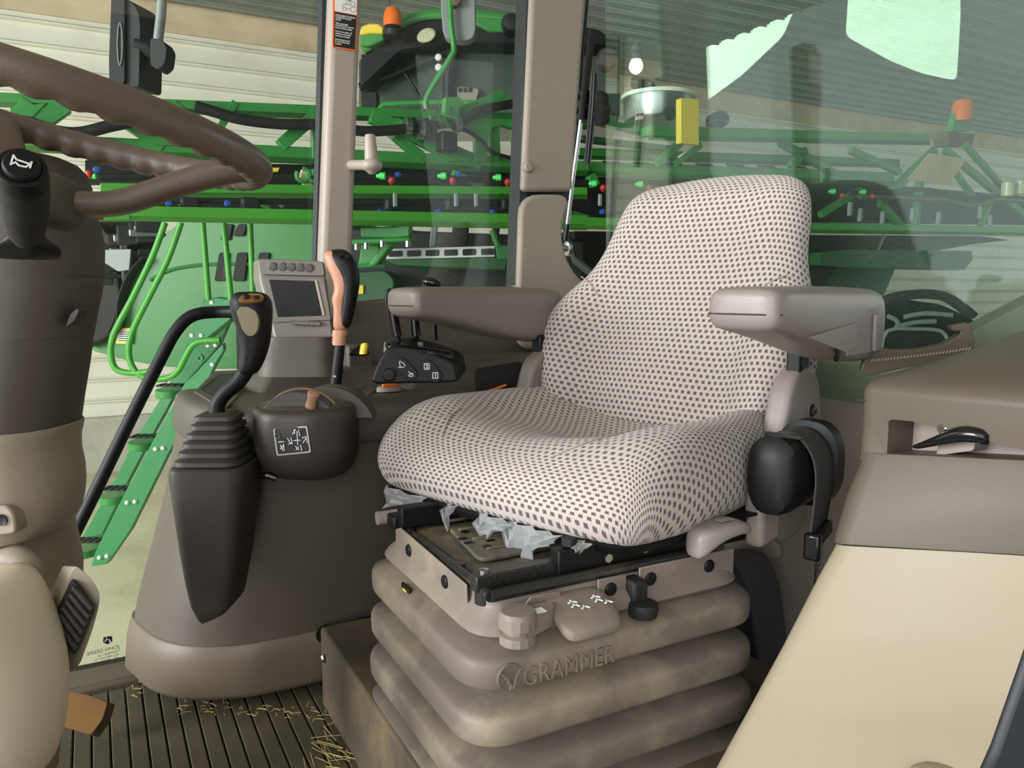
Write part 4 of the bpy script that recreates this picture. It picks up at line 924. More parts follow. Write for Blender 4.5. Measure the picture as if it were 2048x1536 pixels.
# ---- stalk with the horn button
st = empty('horn_stalk', P(52, 500, .70), 'black stalk with a white horn symbol on its round cap', 'stalk')
p0, p1 = P(54, 505, .705), P(43, 332, .60)
ax = (p1-p0); Ls = ax.length; ax.normalize()
def sp(t): return p0 + ax*(Ls*t)
loft('stalk_boot', [ringf(sp(-.10), XX, YY, .018, .018, 28, 4), ringf(sp(-.07), XX, YY, .0235, .0235, 28, 4), ringf(sp(.05), XX, YY, .0235, .0235, 28, 4), ringf(sp(.11), XX, YY, .021, .021, 28, 3.5), ringf(sp(.18), XX, YY, .0155, .0155, 28), ringf(sp(.26), XX, YY, .0125, .0125, 28)], 'black', st, sub=1)
av = ax.orthogonal().normalized(); bv = ax.cross(av)
kn_ = loft('stalk_body', [ringf(sp(t), av, bv, r_, r_, 32) for t, r_ in ((.20, .0115), (.26, .0135), (.30, .0140), (.305, .0150), (.42, .0172), (.55, .0180), (.60, .0178), (.605, .0183), (.72, .0188), (.80, .0186), (.88, .0180))], 'blackmatt', st, angle=40)
cap = loft('stalk_cap', [ringf(sp(t), av, bv, r_, r_, 32) for t, r_ in ((.86, .0182), (.90, .0186), (.95, .0180), (.985, .0168), (.99, .0140), (.985, .0130), (1.01, .0125), (1.02, .0115), (1.025, .0001))], 'blackgloss', st, angle=50)
cap.data.materials[0] = M_['black']
cc = sp(1.033); ux = (XX - ax*XX.dot(ax)).normalized(); uy = ax.cross(ux)
def hs(x, y): return cc + ux*x*.001 + uy*y*.001
segs = [(-6, 4.5, -6, -4), (-6, 4.5, -3.5, 1.5), (-6, -4, -3.5, -1), (-3.5, 1.5, 5, .8), (-3.5, -1, -1, -3), (-1, -3, 3.5, -2.8), (3.5, -2.8, 5, -.5), (6.2, 3, 6.2, -2.5), (5, .8, 6.2, 2.5)]
mk('horn_symbol', *join([boxg((hs(a_, b_)+hs(c_, d_))/2, (hs(c_, d_)-hs(a_, b_)).normalized(), ax, (hs(c_, d_)-hs(a_, b_)).normalized().cross(ax), (hs(c_, d_)-hs(a_, b_)).length+.0008, .0006, .0012) for a_, b_, c_, d_ in segs]), 'white', cap, smooth=False)
# ---- wheel
WC = V((-.433, .74, CZ+.160)); WR = .193
wn = V((.225, .065, 1)).normalized(); wu = (XX - wn*XX.dot(wn)).normalized(); wv = wn.cross(wu)
sw = empty('steering_wheel', WC, 'brown steering wheel with moulded finger grips and broad spokes', 'steering wheel')
vs, fs = [], []; NA, NB = 220, 18
for i in range(NA):
    t = 2*pi*i/NA; d = wu*cos(t)+wv*sin(t)
    for j in range(NB):
        s_ = 2*pi*j/NB; rr_ = .0138
        inner = max(0, -cos(s_)*.6 - sin(s_)*.8)          # underside / inside carries the finger scallops
        rr_ *= 1 + .32*inner*(abs(sin(t*23+.4))-.5)
        vs.append(WC + d*(WR + rr_*cos(s_)) + wn*(rr_*sin(s_)*1.05))
for i in range(NA):
    for j in range(NB): fs.append((i*NB+j, ((i+1) % NA)*NB+j, ((i+1) % NA)*NB+(j+1) % NB, i*NB+(j+1) % NB))
mk('wheel_rim', vs, fs, 'wheel', sw, angle=180)
hub = WC - wn*.075
hb = lathe('wheel_hub', hub, wn, [(.045, -.03), (.052, -.015), (.050, .01), (.040, .022), (.0001, .026)], 'wheelhub', sw, n=32, sub=1)
for t, nm in ((.26, 'r'), (2.35, 'l'), (-2.1, 'l')):
    t_ = t + atan2(.0, 1); d = wu*cos(t_)+wv*sin(t_)
    q = [hub + d*.03 - wn*.002, hub + d*.075 + wn*.010, hub + d*.125 + wn*.042, hub + d*.170 + wn*.068, hub + d*.197+wn*.074]
    tube('wheel_spoke', q, [(.022, .012), (.021, .0115), (.019, .0115), (.0175, .0125), (.012, .010)], 'wheel', sw, n=18, smooth_n=5, e=3, up=wn)
# ---- pedals
bpd = empty('brake_pedal', P(150, 1240, .98), 'brake pedal with a ribbed black rubber pad beside the steering column', 'pedal')
PD = .80
pq = [(150, 1128), (186, 1160), (201, 1188), (198, 1215), (185, 1262), (160, 1330), (140, 1345), (118, 1290), (100, 1235)]
poly('pedal_plate', [P(x, y, PD+.01) for x, y in arcpts(pq, 12, 3)], V((-.03, .03, -.01)), 'sleeve', bpd, bevel=.006)
pp = [(147, 1160), (188, 1216), (150, 1314), (108, 1244)]
pad = poly('pedal_pad', [P(x, y, PD) for x, y in arcpts(pp, 10, 3)], V((-.008, .012, 0)), 'blackmatt', bpd, bevel=.002)
for k in range(6):
    t = (k+.6)/6.2; a = P(108+(147-108)*t+2, 1244+(1160-1244)*t+6, PD-.001); b_ = P(150+(188-150)*t-1, 1314+(1216-1314)*t-7, PD-.001)
    tube('pad_rib', [a, (a+b_)/2, b_], [.0028, .0036, .0028], 'dark', pad, n=10)
acc = empty('accelerator_pedal', PZ(180, 1470, .02), 'worn orange-brown pedal on the floor mat next to the steering column', 'pedal')
poly('pedal_pad', [P(x, y, 1.18) for x, y in arcpts([(120, 1380), (176, 1390), (216, 1404), (205, 1440), (182, 1470), (120, 1452)], 6, 3)], V((-.01, .02, -.012)), 'pedalorange', acc, bevel=.003)
poly('pedal_edge', [P(x, y, 1.19) for x, y in [(176, 1390), (218, 1404), (206, 1442), (184, 1472), (178, 1466)]], V((.0, .02, -.016)), 'platform', acc, bevel=.002)
# ---- straw and crumbs
random.seed(11); parts = []
for k in range(120):
    z = .006
    if k < 30: px, py = random.gauss(650, 24), random.gauss(1495, 28)
    elif k < 105: px = random.uniform(350, 660); py = 1412+(px-350)*.05+random.gauss(0, 8)
    elif k < 125: px, py = random.gauss(290, 16), random.gauss(1378, 8)
    else: px, py = random.uniform(330, 740), random.uniform(1440, 1530)
    p = PZ(px, py, z); t = random.uniform(0, 2*pi); l = random.uniform(.004, .018) if k >= 30 else random.uniform(.015, .07)
    if k < 30: t = random.gauss(-.7, .35)
    d = V((cos(t), sin(t), random.uniform(-.02, .12)))*l
    parts.append(tubeg([p, p+d*.5+V((0, 0, .001)), p+d], random.uniform(.0004, .0008), 5))
o = mk('straw_litter', *join(parts), 'straw'); tag(o, 'scattered straw and chaff on the ribbed floor mat', 'straw', kind='stuff')
o['kind'] = 'stuff'
# ================================================================== NEAR-SIDE FENDER CONSOLE
def cut(o, cutter):
    m = o.modifiers.new('cut', 'BOOLEAN'); m.object = cutter; m.operation = 'DIFFERENCE'; m.solver = 'EXACT'
    bpy.context.view_layer.update()
    dg = bpy.context.evaluated_depsgraph_get(); me = bpy.data.meshes.new_from_object(o.evaluated_get(dg))
    o.modifiers.clear(); o.data = me; me.name = o.name; bpy.data.objects.remove(cutter)
fc = empty('fender_console', V((.55, .95, 0)), 'beige and brown fender console with a grab recess at the near right', 'console')
LP = lambda x, y, b_=.635: PB(x, y, b_)
def fring(l, r_, rear=.45, rad=.03, rr_=.02):
    """ring from left-front l, right-front r_ (world points), extended rearwards"""
    z = (l.z+r_.z)/2
    c = [l, r_, r_+RX*(1.14-r_.dot(RX)), l+RX*(1.14-l.dot(RX))]
    out = []
    for i in range(4):
        p0, p1, p2 = c[i-1], c[i], c[(i+1) % 4]; ra = rad if i == 0 else .004
        a, b_ = p1+(p0-p1).normalized()*ra, p1+(p2-p1).normalized()*ra
        for k in range(6):
            t = k/5; out.append(a*(1-t)**2+p1*2*t*(1-t)+b_*t*t)
    return out
RB = .36
def rp(x, y, b_=RB): return PB(x, y, b_)
lower = [((1345, 1640), (2010, 1700)), ((1405, 1545), (2070, 1600)), ((1470, 1428), (2150, 1480)), ((1545, 1290), (2230, 1320)), ((1612, 1160), (2240, 1180)), ((1648, 1095), (2240, 1126)), ((1650, 1090), (2240, 1120))]
loft('fender_panel', [fring(LP(*a), rp(*b_), .5, .035) for a, b_ in lower], 'fenderbeige', fc, angle=50)['label'] = 'pale beige lower panel'
mid = [((1646, 1082), (2240, 1124)), ((1645, 1086), (2240, 1121)), ((1648, 1070), (2240, 1108)), ((1672, 990), (2240, 1020)), ((1700, 925), (2240, 960)), ((1703, 905), (2240, 930))]
loft('fender_shroud', [fring(LP(*a), rp(*b_), .45, .035) for a, b_ in mid], 'fendertop', fc, angle=40)
lidr = [((1706, 918), (2240, 956)), ((1708, 914), (2240, 950)), ((1714, 850), (2240, 890)), ((1716, 785), (2240, 836)), ((1718, 776), (2240, 828))]
lr = [fring(LP(*a), rp(*b_), .42, .02) for a, b_ in lidr]
# crowned top, rising to the rear
def crown(rin, dz, dzr):
    base = lr[-1]; c = sum(base, V((0, 0, 0)))/len(base); out = []
    a0 = base[2].dot(RX)
    for p in base:
        q = p + (c-p)*rin; f_ = (q.dot(RX)-a0)/.32; out.append(q + V((0, 0, dz + dzr*f_)))
    return out
lr += [crown(.02, .006, .02), crown(.06, .011, .045), crown(.3, .016, .060), crown(.7, .019, .065)]
lid = loft('console_lid', lr, 'fendertop', fc, angle=40)
cutp = [PB(x, y, .60) for x, y in arcpts([(1776, 838), (1830, 843), (1985, 885), (2060, 915), (2050, 960), (1770, 940)], 10, 3)]
v_, f_ = [], []
cw = arcpts([(1778, 838), (1830, 843), (1985, 885), (2100, 915), (2080, 1000), (1768, 990)], 10, 3)
def onface(x, y, off):  # point of the lid's front plane
    p0, p1, p2 = LP(1714, 850), rp(2240, 890), LP(1708, 914)
    n = (p1-p0).cross(p2-p0).normalized(); r_ = ray(x, y); t = (p0-O0).dot(n)/r_.dot(n); return O0+r_*t + RX*off
cv, cf = polyg([onface(x, y, -.05) for x, y in cw], RX*.10)
ct = mk('cutter', cv, cf, 'fendertop', smooth=False)
cut(lid, ct)
for p in lid.data.polygons: p.use_smooth = True
lid.data.set_sharp_from_angle(angle=radians(35))
poly('grab_recess', [onface(x, y, .048) for x, y in [(1760, 820), (2060, 880), (2100, 1000), (1760, 960)]], RX*.004, 'recess', fc, bevel=0)
poly('recess_block', [onface(x, y, .020) for x, y in arcpts([(1860, 868), (1905, 850), (1935, 852), (1925, 905), (1850, 915)], 6, 3)], RX*.03, 'recess', fc, bevel=.004)
lv = tube('latch_lever', [onface(1835, 893, .004), onface(1880, 880, .0), onface(1925, 868, -.002), onface(1962, 872, .0), onface(1964, 884, .004)], [(.012, .003), (.010, .006), (.010, .009), (.009, .008), (.006, .005)], 'blackgloss', fc, n=14, smooth_n=4)
lathe('latch_pin', onface(1886, 858, .010), -RX, [(.006, 0), (.006, .012), (.0045, .014), (.0001, .014)], 'chrome', fc, n=14)
# split line in the lid
tube('lid_seam', [onface(1716, 800, -.0005), onface(1790, 806, -.0005), onface(1800, 784, -.0005)], .0012, 'pod', lid, n=6)
# brown curved trim with stitched edge
tr_ = [(1722, 742), (1728, 722), (1748, 694), (1760, 697), (1790, 701), (1835, 700), (1885, 690), (1915, 673), (1924, 662), (1905, 663), (1902, 653), (1942, 646), (1951, 697), (1920, 716), (1850, 728), (1780, 742), (1735, 752)]
o = poly('window_trim', [P(x, y, 1.10) for x, y in arcpts(tr_, 4, 2)], V((.01, .03, 0)), 'fendertop', bevel=.003)
tag(o, 'curved brown trim piece with a serrated edge above the fender console', 'trim')
vv = join([tubeg([P(1742+i*6.5, 724-i*.62-(i*i)*.006, 1.099), P(1746+i*6.5, 719-i*.62-(i*i)*.006, 1.099)], .0008, 5) for i in range(31)])
mk('serrated_edge', *vv, 'trimlight', o)
o = poly('quarter_panel', [P(x, y, 1.25) for x, y in arcpts([(1946, 662), (2080, 592), (2180, 560), (2180, 720), (1952, 716)], 6, 3)], V((.05, .12, 0)), 'trim', bevel=.006)
tag(o, 'smooth beige panel rising at the right edge behind the fender console', 'panel')
# sill and door edge at the lower right corner
o = poly('door_seal', [P(x, y, .52) for x, y in [(2045, 1300), (2070, 1270), (2200, 1240), (2200, 1600), (1930, 1600), (1975, 1500)]], V((.045, .05, 0)), 'seal', bevel=.01)
tag(o, 'dark rubber door seal in the lower right corner', 'seal')
o = tube('sill_bar', [P(1975, 1560, .60), P(2070, 1492, .60)], .0045, 'chrome', n=14); tag(o, 'bright metal bar crossing the lower right corner', 'bar')
o = loft('sill_hump', [ringf(P(1905, 1580, .72)+V((0, 0, dz)), XX, YY, .045*s_, .035*s_, 28, 2.6) for dz, s_ in ((-.03, 1), (.0, 1), (.012, .9), (.018, .6), (.019, .1))], 'fenderbeige', sub=1); tag(o, 'rounded beige hump at the bottom edge in front of the fender panel', 'hump')
# ================================================================== OUTSIDE: THE SPRAYER
sp_ = empty('field_sprayer', V((0, 6, GZ)), 'green field sprayer with folded boom, ladder and dark cab outside the side windows', 'sprayer')
BO = V((-1.15, 4.2, 0)); b_off = BO.dot(LX)
def BP(px, py, off=0): return PB(px, py, b_off+off)
def bbeam(name, x0, y0, x1, y1, hpx, t, m, off=0, **k):
    p, q = BP(x0, y0, off), BP(x1, y1, off); h = hpx*(p.y+q.y)/2/1550
    if isinstance(hpx, tuple): h = 0
    return beam(name, p, q, h, t, m, sp_, **k)
def bpoly(name, pts, t, m, off=0, par=None, **k): return poly(name, [BP(x, y, off) for x, y in pts], LX*t, m, par or sp_, **k)
# chords as tapering plates with a returned lower flange: upper and lower edge given at the ends
def chord(name, x0, ya0, yb0, x1, ya1, yb1, t, m, off=0, fl=True):
    k_ = .66; ym0, ym1 = ya0+(yb0-ya0)*k_, ya1+(yb1-ya1)*k_
    a = [BP(x0, ya0, off), BP(x1, ya1, off), BP(x1, ym1, off), BP(x0, ym0, off)]
    o = poly(name, a, LX*t, m, sp_, bevel=.004)
    a = [BP(x0, ym0, off), BP(x1, ym1, off), BP(x1, yb1, off+.07), BP(x0, yb0, off+.07)]
    poly('lower_plate', a, LX*.02, m, o, bevel=.003)
    if fl: 
        pass
    return o
chord('boom_beam', -30, 183, 212, 1175, 232, 258, .06, 'green')
chord('boom_beam', -30, 262, 300, 1175, 322, 352, .07, 'green')
chord('boom_beam', 200, 366, 394, 1175, 374, 398, .08, 'greenlit', -.25)
chord('boom_beam', 178, 410, 440, 1175, 430, 460, .10, 'greenlit', -.35)
bpoly('boom_end_plate', [(178, 428), (228, 410), (260, 410), (260, 440), (185, 440)], .10, 'greenlit', -.352)
# braces
def br_(x0, y0, x1, y1, w_, m='green', off=.02): return bbeam('boom_brace', x0, y0, x1, y1, w_, .05, m, off)
for a in ((640, 222, 560, 292, 24), (60, 205, 20, 262, 30), (130, 210, 60, 258, 34), (205, 210, 330, 292, 30), (740, 232, 960, 328, 26), (790, 270, 850, 322, 20), (345, 208, 440, 290, 16), (470, 205, 420, 290, 14), (1005, 188, 908, 228, 16), (640, 222, 640, 320, 34), (985, 240, 988, 322, 22), (1030, 200, 960, 216, 14)):
    br_(*a)
bpoly('boom_gusset', [(985, 236), (1040, 236), (1040, 322), (1030, 322), (1022, 258), (1000, 250), (985, 262)], .03, 'green')
bpoly('boom_gusset', [(300, 290), (330, 272), (370, 272), (372, 292)], .03, 'green', -.01)
bpoly('boom_gusset', [(20, 215), (95, 205), (60, 240), (20, 262)], .03, 'green', -.01)
bpoly('arch_gusset', [(925, 244), (965, 236), (1040, 238), (1040, 262), (1005, 250), (985, 256), (977, 275), (974, 322), (952, 322), (950, 268), (930, 256)], .04, 'green', -.03)
bpoly('gusset_web', [(740, 232), (800, 236), (880, 282), (940, 322), (900, 322), (790, 262)], .04, 'green', -.02)
bpoly('hook_plate', [(604, 338), (628, 340), (622, 362), (632, 382), (612, 378), (600, 356)], .03, 'tan', -.2)
bpoly('yellow_tag', [(530, 335), (560, 335), (556, 344), (528, 344)], .02, 'yellow', -.15)
mp = bpoly('mounting_plate', [(858, 230), (888, 228), (902, 256), (870, 258)], .02, 'green', -.06)
for x, y in ((866, 234), (882, 233), (874, 245), (886, 244), (877, 251), (889, 251)): lathe('plate_bolt', BP(x, y, -.062), -LX, [(.012, 0), (.010, .008), (.0001, .01)], 'platform', mp, n=8)
bpoly('pivot_bracket', [(892, 194), (920, 194), (928, 210), (918, 216), (920, 240), (888, 232)], .05, 'green', -.08)
for x, y in ((901, 216), (901, 226), (847, 221), (872, 223)): lathe('bracket_bolt', BP(x, y, -.09), -LX, [(.012, 0), (.010, .012), (.0001, .014)], 'steel', sp_, n=8)
# dark pipework between the beams
def hose(name, pts, r_, m='rubber', off=-.06, par=None, **k): return tube(name, [BP(x, y, off) for x, y in pts], r_, m, par or sp_, n=12, smooth_n=5, **k)
hose('hydraulic_hose', [(20, 240), (60, 246), (110, 262), (160, 266), (220, 252), (280, 240)], .028)
hose('hydraulic_hose', [(390, 212), (430, 224), (480, 238), (560, 248), (660, 250), (720, 262), (790, 260), (830, 254)], .028)
hose('hydraulic_hose', [(905, 255), (930, 240), (960, 222), (1000, 212), (1040, 206)], .026)
hose('spray_hose', [(900, 250), (940, 265), (965, 285), (985, 305), (1030, 318)], .012)
for x, y, s_ in ((815, 252, 1.0), (838, 258, 1.3), (862, 262, 1.2), (915, 248, .9)):
    lathe('hose_clamp', BP(x, y, -.06), RX, [(.03*s_, -.02), (.05*s_, -.015), (.05*s_, .015), (.03*s_, .02)], 'steel' if s_ != 1.2 else 'rubber', sp_, n=20)
box('valve_block', BP(893, 285, -.08), (.10, .1, .11), 'black', sp_, bevel=.012)
box('valve_block', BP(850, 262, -.02), (.12, .1, .09), 'rubber', sp_, bevel=.012)
# nozzle rows along the booms (behind each opening)
def nozzle(x, y, col, off=-.20, s_=1.0, tilt=0):
    p = BP(x, y, off); d = (-LX*.5 + RX*.75 + ZZ*.1*tilt).normalized()
    if col == 'red': lathe('nozzle', p, -ZZ, [(.008*s_, -.015*s_), (.019*s_, -.006*s_), (.021*s_, .006*s_), (.014*s_, .02*s_), (.005*s_, .03*s_)], 'red', sp_, n=12)
    elif col == 'blue': lathe('nozzle', p, -LX, [(.016*s_, -.02*s_), (.02*s_, 0), (.014*s_, .02*s_), (.0001, .022*s_)], 'blue', sp_, n=12)
    else: lathe('nozzle', p, d, [(.010*s_, -.03*s_), (.012*s_, -.012*s_), (.019*s_, -.012*s_), (.019*s_, .018*s_), (.012*s_, .02*s_), (.0001, .02*s_)], 'brightgreen', sp_, n=12)
M_['blue'] = mat('blue_plastic', (30, 75, 165), .4); M_['brightgreen'] = mat('bright_green_plastic', (70, 210, 100), .4)
for i, (xg, yg) in enumerate(((622, 346), (764, 352), (886, 352), (996, 355), (1187, 367), (1280, 368), (1365, 372), (1590, 381), (1665, 383), (1726, 384))):
    nozzle(xg, yg, 'green'); nozzle(xg+19, yg+7, 'red')
    if xg > 700 and xg < 1000: nozzle(xg+32, yg-3, 'blue', s_=.8)
for x in (760, 876, 985, 338, 632, 1205, 455): nozzle(x, 424 if x > 500 else 407, 'blue', -.30, .85)
nozzle(194, 340, 'blue', -.1, .9); nozzle(178, 346, 'red', -.1, .9); nozzle(188, 352, 'green', -.1, .7)
for x0 in (380, 500, 785, 905, 1015): 
    box('nozzle_body', BP(x0, 410, -.26), (.09, .06, .07), 'rubber', sp_, bevel=.015)
for x in (790, 912, 952, 1200): box('nozzle_clip', BP(x, 400, -.30), (.02, .02, .07), 'mirrorback', sp_, bevel=.004)
hose('spray_line', [(200, 404), (400, 402), (600, 404), (800, 406), (1040, 410), (1175, 414)], .016, off=-.24)
hose('spray_line', [(200, 354), (400, 352), (600, 354), (800, 356), (1040, 362), (1175, 366)], .020, off=-.12)
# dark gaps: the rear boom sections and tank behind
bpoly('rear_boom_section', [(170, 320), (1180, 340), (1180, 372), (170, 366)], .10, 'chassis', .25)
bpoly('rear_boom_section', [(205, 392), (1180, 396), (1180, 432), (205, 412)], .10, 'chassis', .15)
for a in ((905, 345, 965, 372, 10), (1085, 348, 1130, 372, 10), (340, 395, 375, 412, 12), (490, 395, 540, 412, 12), (560, 412, 575, 395, 12), (1040, 400, 1175, 440, 16)):
    bbeam('boom_strut', a[0], a[1], a[2], a[3], a[4], .04, 'green', -.02)
hooks = [(606, 350), (628, 350)]
for x, y in hooks:
    tube('boom_hook', [BP(x+13*cos(t), y+13*sin(t), -.22) for t in [i*pi/6 for i in range(-3, 8)]], .012, 'green', sp_, n=8)
# ---- machine body under and behind the boom: hood, grille, tank, chassis
def DP(px, py, d): return P(px, py, d)
hd_ = [(365, 440), (330, 470), (298, 512), (268, 545), (246, 590), (240, 640), (222, 672), (178, 688), (186, 702), (260, 722), (330, 733), (420, 738), (660, 735), (660, 440)]
hood = poly('engine_hood', [DP(x, y, 5.6) for x, y in arcpts(hd_, 18, 3)], V((.7, 1.3, 0)), 'greenhood', sp_, bevel=.08, seg=5)
hood['label'] = 'bright green bulging hood'
tube('hood_crease', [DP(x, y, 5.59) for x, y in [(300, 560), (340, 540), (400, 530), (470, 528), (560, 530)]], .012, 'greenhood', hood, n=8, smooth_n=4)
for i, (xa, xb, ya, yb) in enumerate(((432, 454, 505, 562), (468, 492, 505, 562), (444, 462, 448, 480), (470, 490, 448, 472), (512, 535, 505, 560))):
    poly('grille_opening', [DP(x, y, 5.575) for x, y in arcpts([(xa+6, ya), (xb+4, ya), (xb-3, yb), (xa-4, yb)], 4, 2)], YY*.03, 'blackmatt', hood, bevel=.004)
sg = poly('warning_sticker', [DP(x, y, 5.57) for x, y in [(238, 656), (264, 656), (262, 688), (231, 687)]], YY*.01, 'yellow', hood, bevel=0)
poly('sticker_face', [DP(x, y, 5.562) for x, y in [(239, 661), (262, 661), (260, 684), (234, 683)]], YY*.004, 'white', sg, bevel=0)
for k in range(5): mk('sticker_line', *beamg(DP(240-k, 664+k*4.3, 5.555), DP(258-k*.5, 664+k*4.3, 5.555), .007, .003), 'black_print', sg, smooth=False)
# dark wheel and machinery on the left, behind the column
tube('tyre', [DP(175, 560, 6.3)+V((0, 0, 0)), DP(176, 560, 6.3)+V((.3, .4, 0))], [(.5, .5)]*2, 'rubber', sp_, n=40).data.materials[0] = M_['rubber']
tube('front_fender', [DP(x, y, 5.55) for x, y in [(180, 690), (222, 672), (240, 645), (244, 600), (262, 552), (292, 515)]], [(.06, .02)]*6, 'rubber', sp_, n=10, smooth_n=4)
for i in range(26):
    random.seed(50+i); x, y = random.uniform(205, 300), random.uniform(448, 560)
    box('machine_bits', DP(x, y, 5.95), (random.uniform(.05, .25), .1, random.uniform(.03, .15)), random.choice(['chassis', 'platform', 'rubber', 'steel', 'chassis', 'monitordark']), sp_, bevel=.01)
# perforated step plate
poly('tread_plate', [DP(x, y, 5.75) for x, y in [(200, 500), (262, 498), (258, 540), (236, 543), (200, 520)]], YY*.03, 'mirrorback', sp_, bevel=.003)
# body to the right of the front pillar
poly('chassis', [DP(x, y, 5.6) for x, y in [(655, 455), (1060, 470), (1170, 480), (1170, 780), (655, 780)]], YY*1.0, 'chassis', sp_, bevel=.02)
poly('fuel_tank', [DP(x, y, 5.2) for x, y in arcpts([(700, 545), (770, 540), (790, 560), (775, 640), (735, 660), (690, 660)], 10, 3)], YY*.3, 'greendark', sp_, bevel=.03)
poly('side_marker', [DP(x, y, 5.18) for x, y in [(713, 570), (727, 570), (727, 588), (713, 588)]], YY*.02, 'yellow', sp_, bevel=.003)
stp = [DP(x, y, 5.0) for x, y in [(775, 497), (990, 491), (990, 514), (772, 519)]]
rail_ = poly('walkway_rail', stp, YY*.02, 'steel', sp_, bevel=.003)
for k in range(6):
    x0 = 775+k*37; 
    poly('rail_slot', [DP(x, y, 4.995) for x, y in arcpts([(x0+2, 502-k*.9), (x0+30, 501-k*.9), (x0+30, 513-k*.7), (x0+2, 514-k*.7)], 3, 2)], YY*.004, 'blackmatt', rail_, bevel=0)
poly('walkway', [DP(x, y, 5.02) for x, y in [(770, 519), (990, 514), (1015, 518), (1010, 540), (790, 530)]], YY*.5, 'greendark', sp_, bevel=.005)
poly('walkway_end', [DP(x, y, 4.99) for x, y in [(990, 490), (1006, 489), (1020, 490), (1024, 518), (994, 519)]], YY*.2, 'ladder', sp_, bevel=.01)
for pts, d_, m in (([(720, 455), (790, 452), (820, 444), (820, 474), (790, 478), (722, 476)], 4.2, 'green'), ([(700, 478), (820, 474), (822, 482), (700, 489)], 4.15, 'green'), ([(722, 488), (760, 486), (758, 528), (716, 530)], 4.3, 'green'), ([(765, 486), (790, 484), (750, 532), (736, 532)], 4.25, 'green'), ([(690, 528), (770, 526), (770, 534), (690, 536)], 4.3, 'ladder')):
    poly('bracket_plate', [DP(x, y, d_) for x, y in pts], YY*.12, m, sp_, bevel=.01)
for x, y in ((714, 492), (733, 490), (765, 486), (816, 486)): lathe('bracket_bolt', DP(x, y, 4.13), -ZZ, [(.014, -.01), (.014, .02), (.0001, .022)], 'steel', sp_, n=8)
for x0, x1 in ((862, 875), (905, 938), (985, 1000)):
    poly('frame_post', [DP(x, y, 5.4) for x, y in [(x0, 450), (x1, 450), (x1-4, 495), (x0-4, 495)]], YY*.05, 'mirrorback' if x0 < 900 else 'blackmatt', sp_, bevel=.01)
tube('stay_bar', [DP(984, 460, 4.9), DP(996, 492, 4.9)], .02, 'green', sp_, n=10)
bpoly('lower_frame', [(860, 525), (1010, 520), (1016, 545), (850, 545)], .2, 'greendark', .9)
# ---- ladder
def LD(px, py, d=4.6): return P(px, py, d)
lad = poly('ladder_rail', [LD(x, y, 4.55) for x, y in [(397, 740), (446, 686), (448, 700), (430, 732), (385, 828), (372, 845), (335, 912), (262, 1060), (215, 1128), (182, 1133), (190, 1105), (250, 985), (312, 870), (370, 765)]], V((-.006, .06, 0)), 'ladder', sp_, bevel=.006)
lad2 = poly('ladder_rail', [LD(x, y, 4.95) for x, y in [(420, 610), (462, 605), (470, 620), (440, 690), (350, 790), (300, 880), (245, 985), (200, 1080), (160, 1120), (150, 1100), (215, 985), (275, 870), (335, 775), (370, 690)]], V((-.006, .06, 0)), 'green', sp_, bevel=.006)
lad2.data.materials[0] = M_['ladder']
poly('ladder_bracket', [LD(x, y, 4.7) for x, y in [(405, 600), (432, 594), (462, 598), (462, 640), (400, 690), (372, 690)]], V((0, .1, 0)), 'ladder', sp_, bevel=.01)
for y, xl, xr in ((778, 316, 372), (880, 262, 318), (984, 206, 262), (1088, 150, 205)):
    st_ = loft('ladder_step', [ringf(LD((xl+xr)/2+10, y, 4.75)+V((0, 0, dz)), XX, YY, (xr-xl)/2*4.7/1550*1.15, .20, 24, 2.2) for dz in (-.035, .01)], 'ladder', sp_, bevel=.004)
    st_.data.materials[0] = M_['green']
    for k in range(4):
        box('step_tread', LD(xl+8+13*k, y-4, 4.62)+V((0, 0, .012)), (.030, .10, .012), 'rubber', st_, ax=XX, ay=YY, bevel=.003)
for x, y in ((424, 605), (466, 604), (384, 671), (403, 671), (416, 691), (431, 690), (365, 793), (377, 791), (311, 898), (326, 896), (254, 1005), (270, 1003), (199, 1115), (214, 1112), (330, 762), (425, 729)):
    lathe('ladder_bolt', LD(x, y, 4.545), -YY, [(.013, -.01), (.013, .006), (.009, .012), (.0001, .014)], 'white', sp_, n=10)
lathe('ladder_bush', LD(401, 716, 4.54), -YY, [(.02, -.01), (.02, .015), (.010, .015), (.010, .004), (.0001, .004)], 'ladder', sp_, n=14)
hr = [[(330, 445), (306, 510), (268, 590), (236, 650), (224, 680), (222, 712), (232, 738), (262, 746), (300, 742), (318, 730)],
      [(362, 445), (335, 520), (295, 600), (268, 655), (258, 690), (260, 722), (276, 748), (304, 758), (335, 756), (356, 742), (372, 712), (386, 690), (404, 682), (440, 680)]]
for p_ in hr: tube('hand_rail', [LD(x, y, 4.5) for x, y in p_], .018, 'greenlit', sp_, n=12, smooth_n=5)
for x0, x1 in ((405, 417), (447, 462), (500, 506)): tube('hand_rail', [LD(x0, 443, 4.5), LD((x0+x1)/2, 520, 4.5), LD(x1, 600, 4.5)], .017, 'greenlit', sp_, n=12)
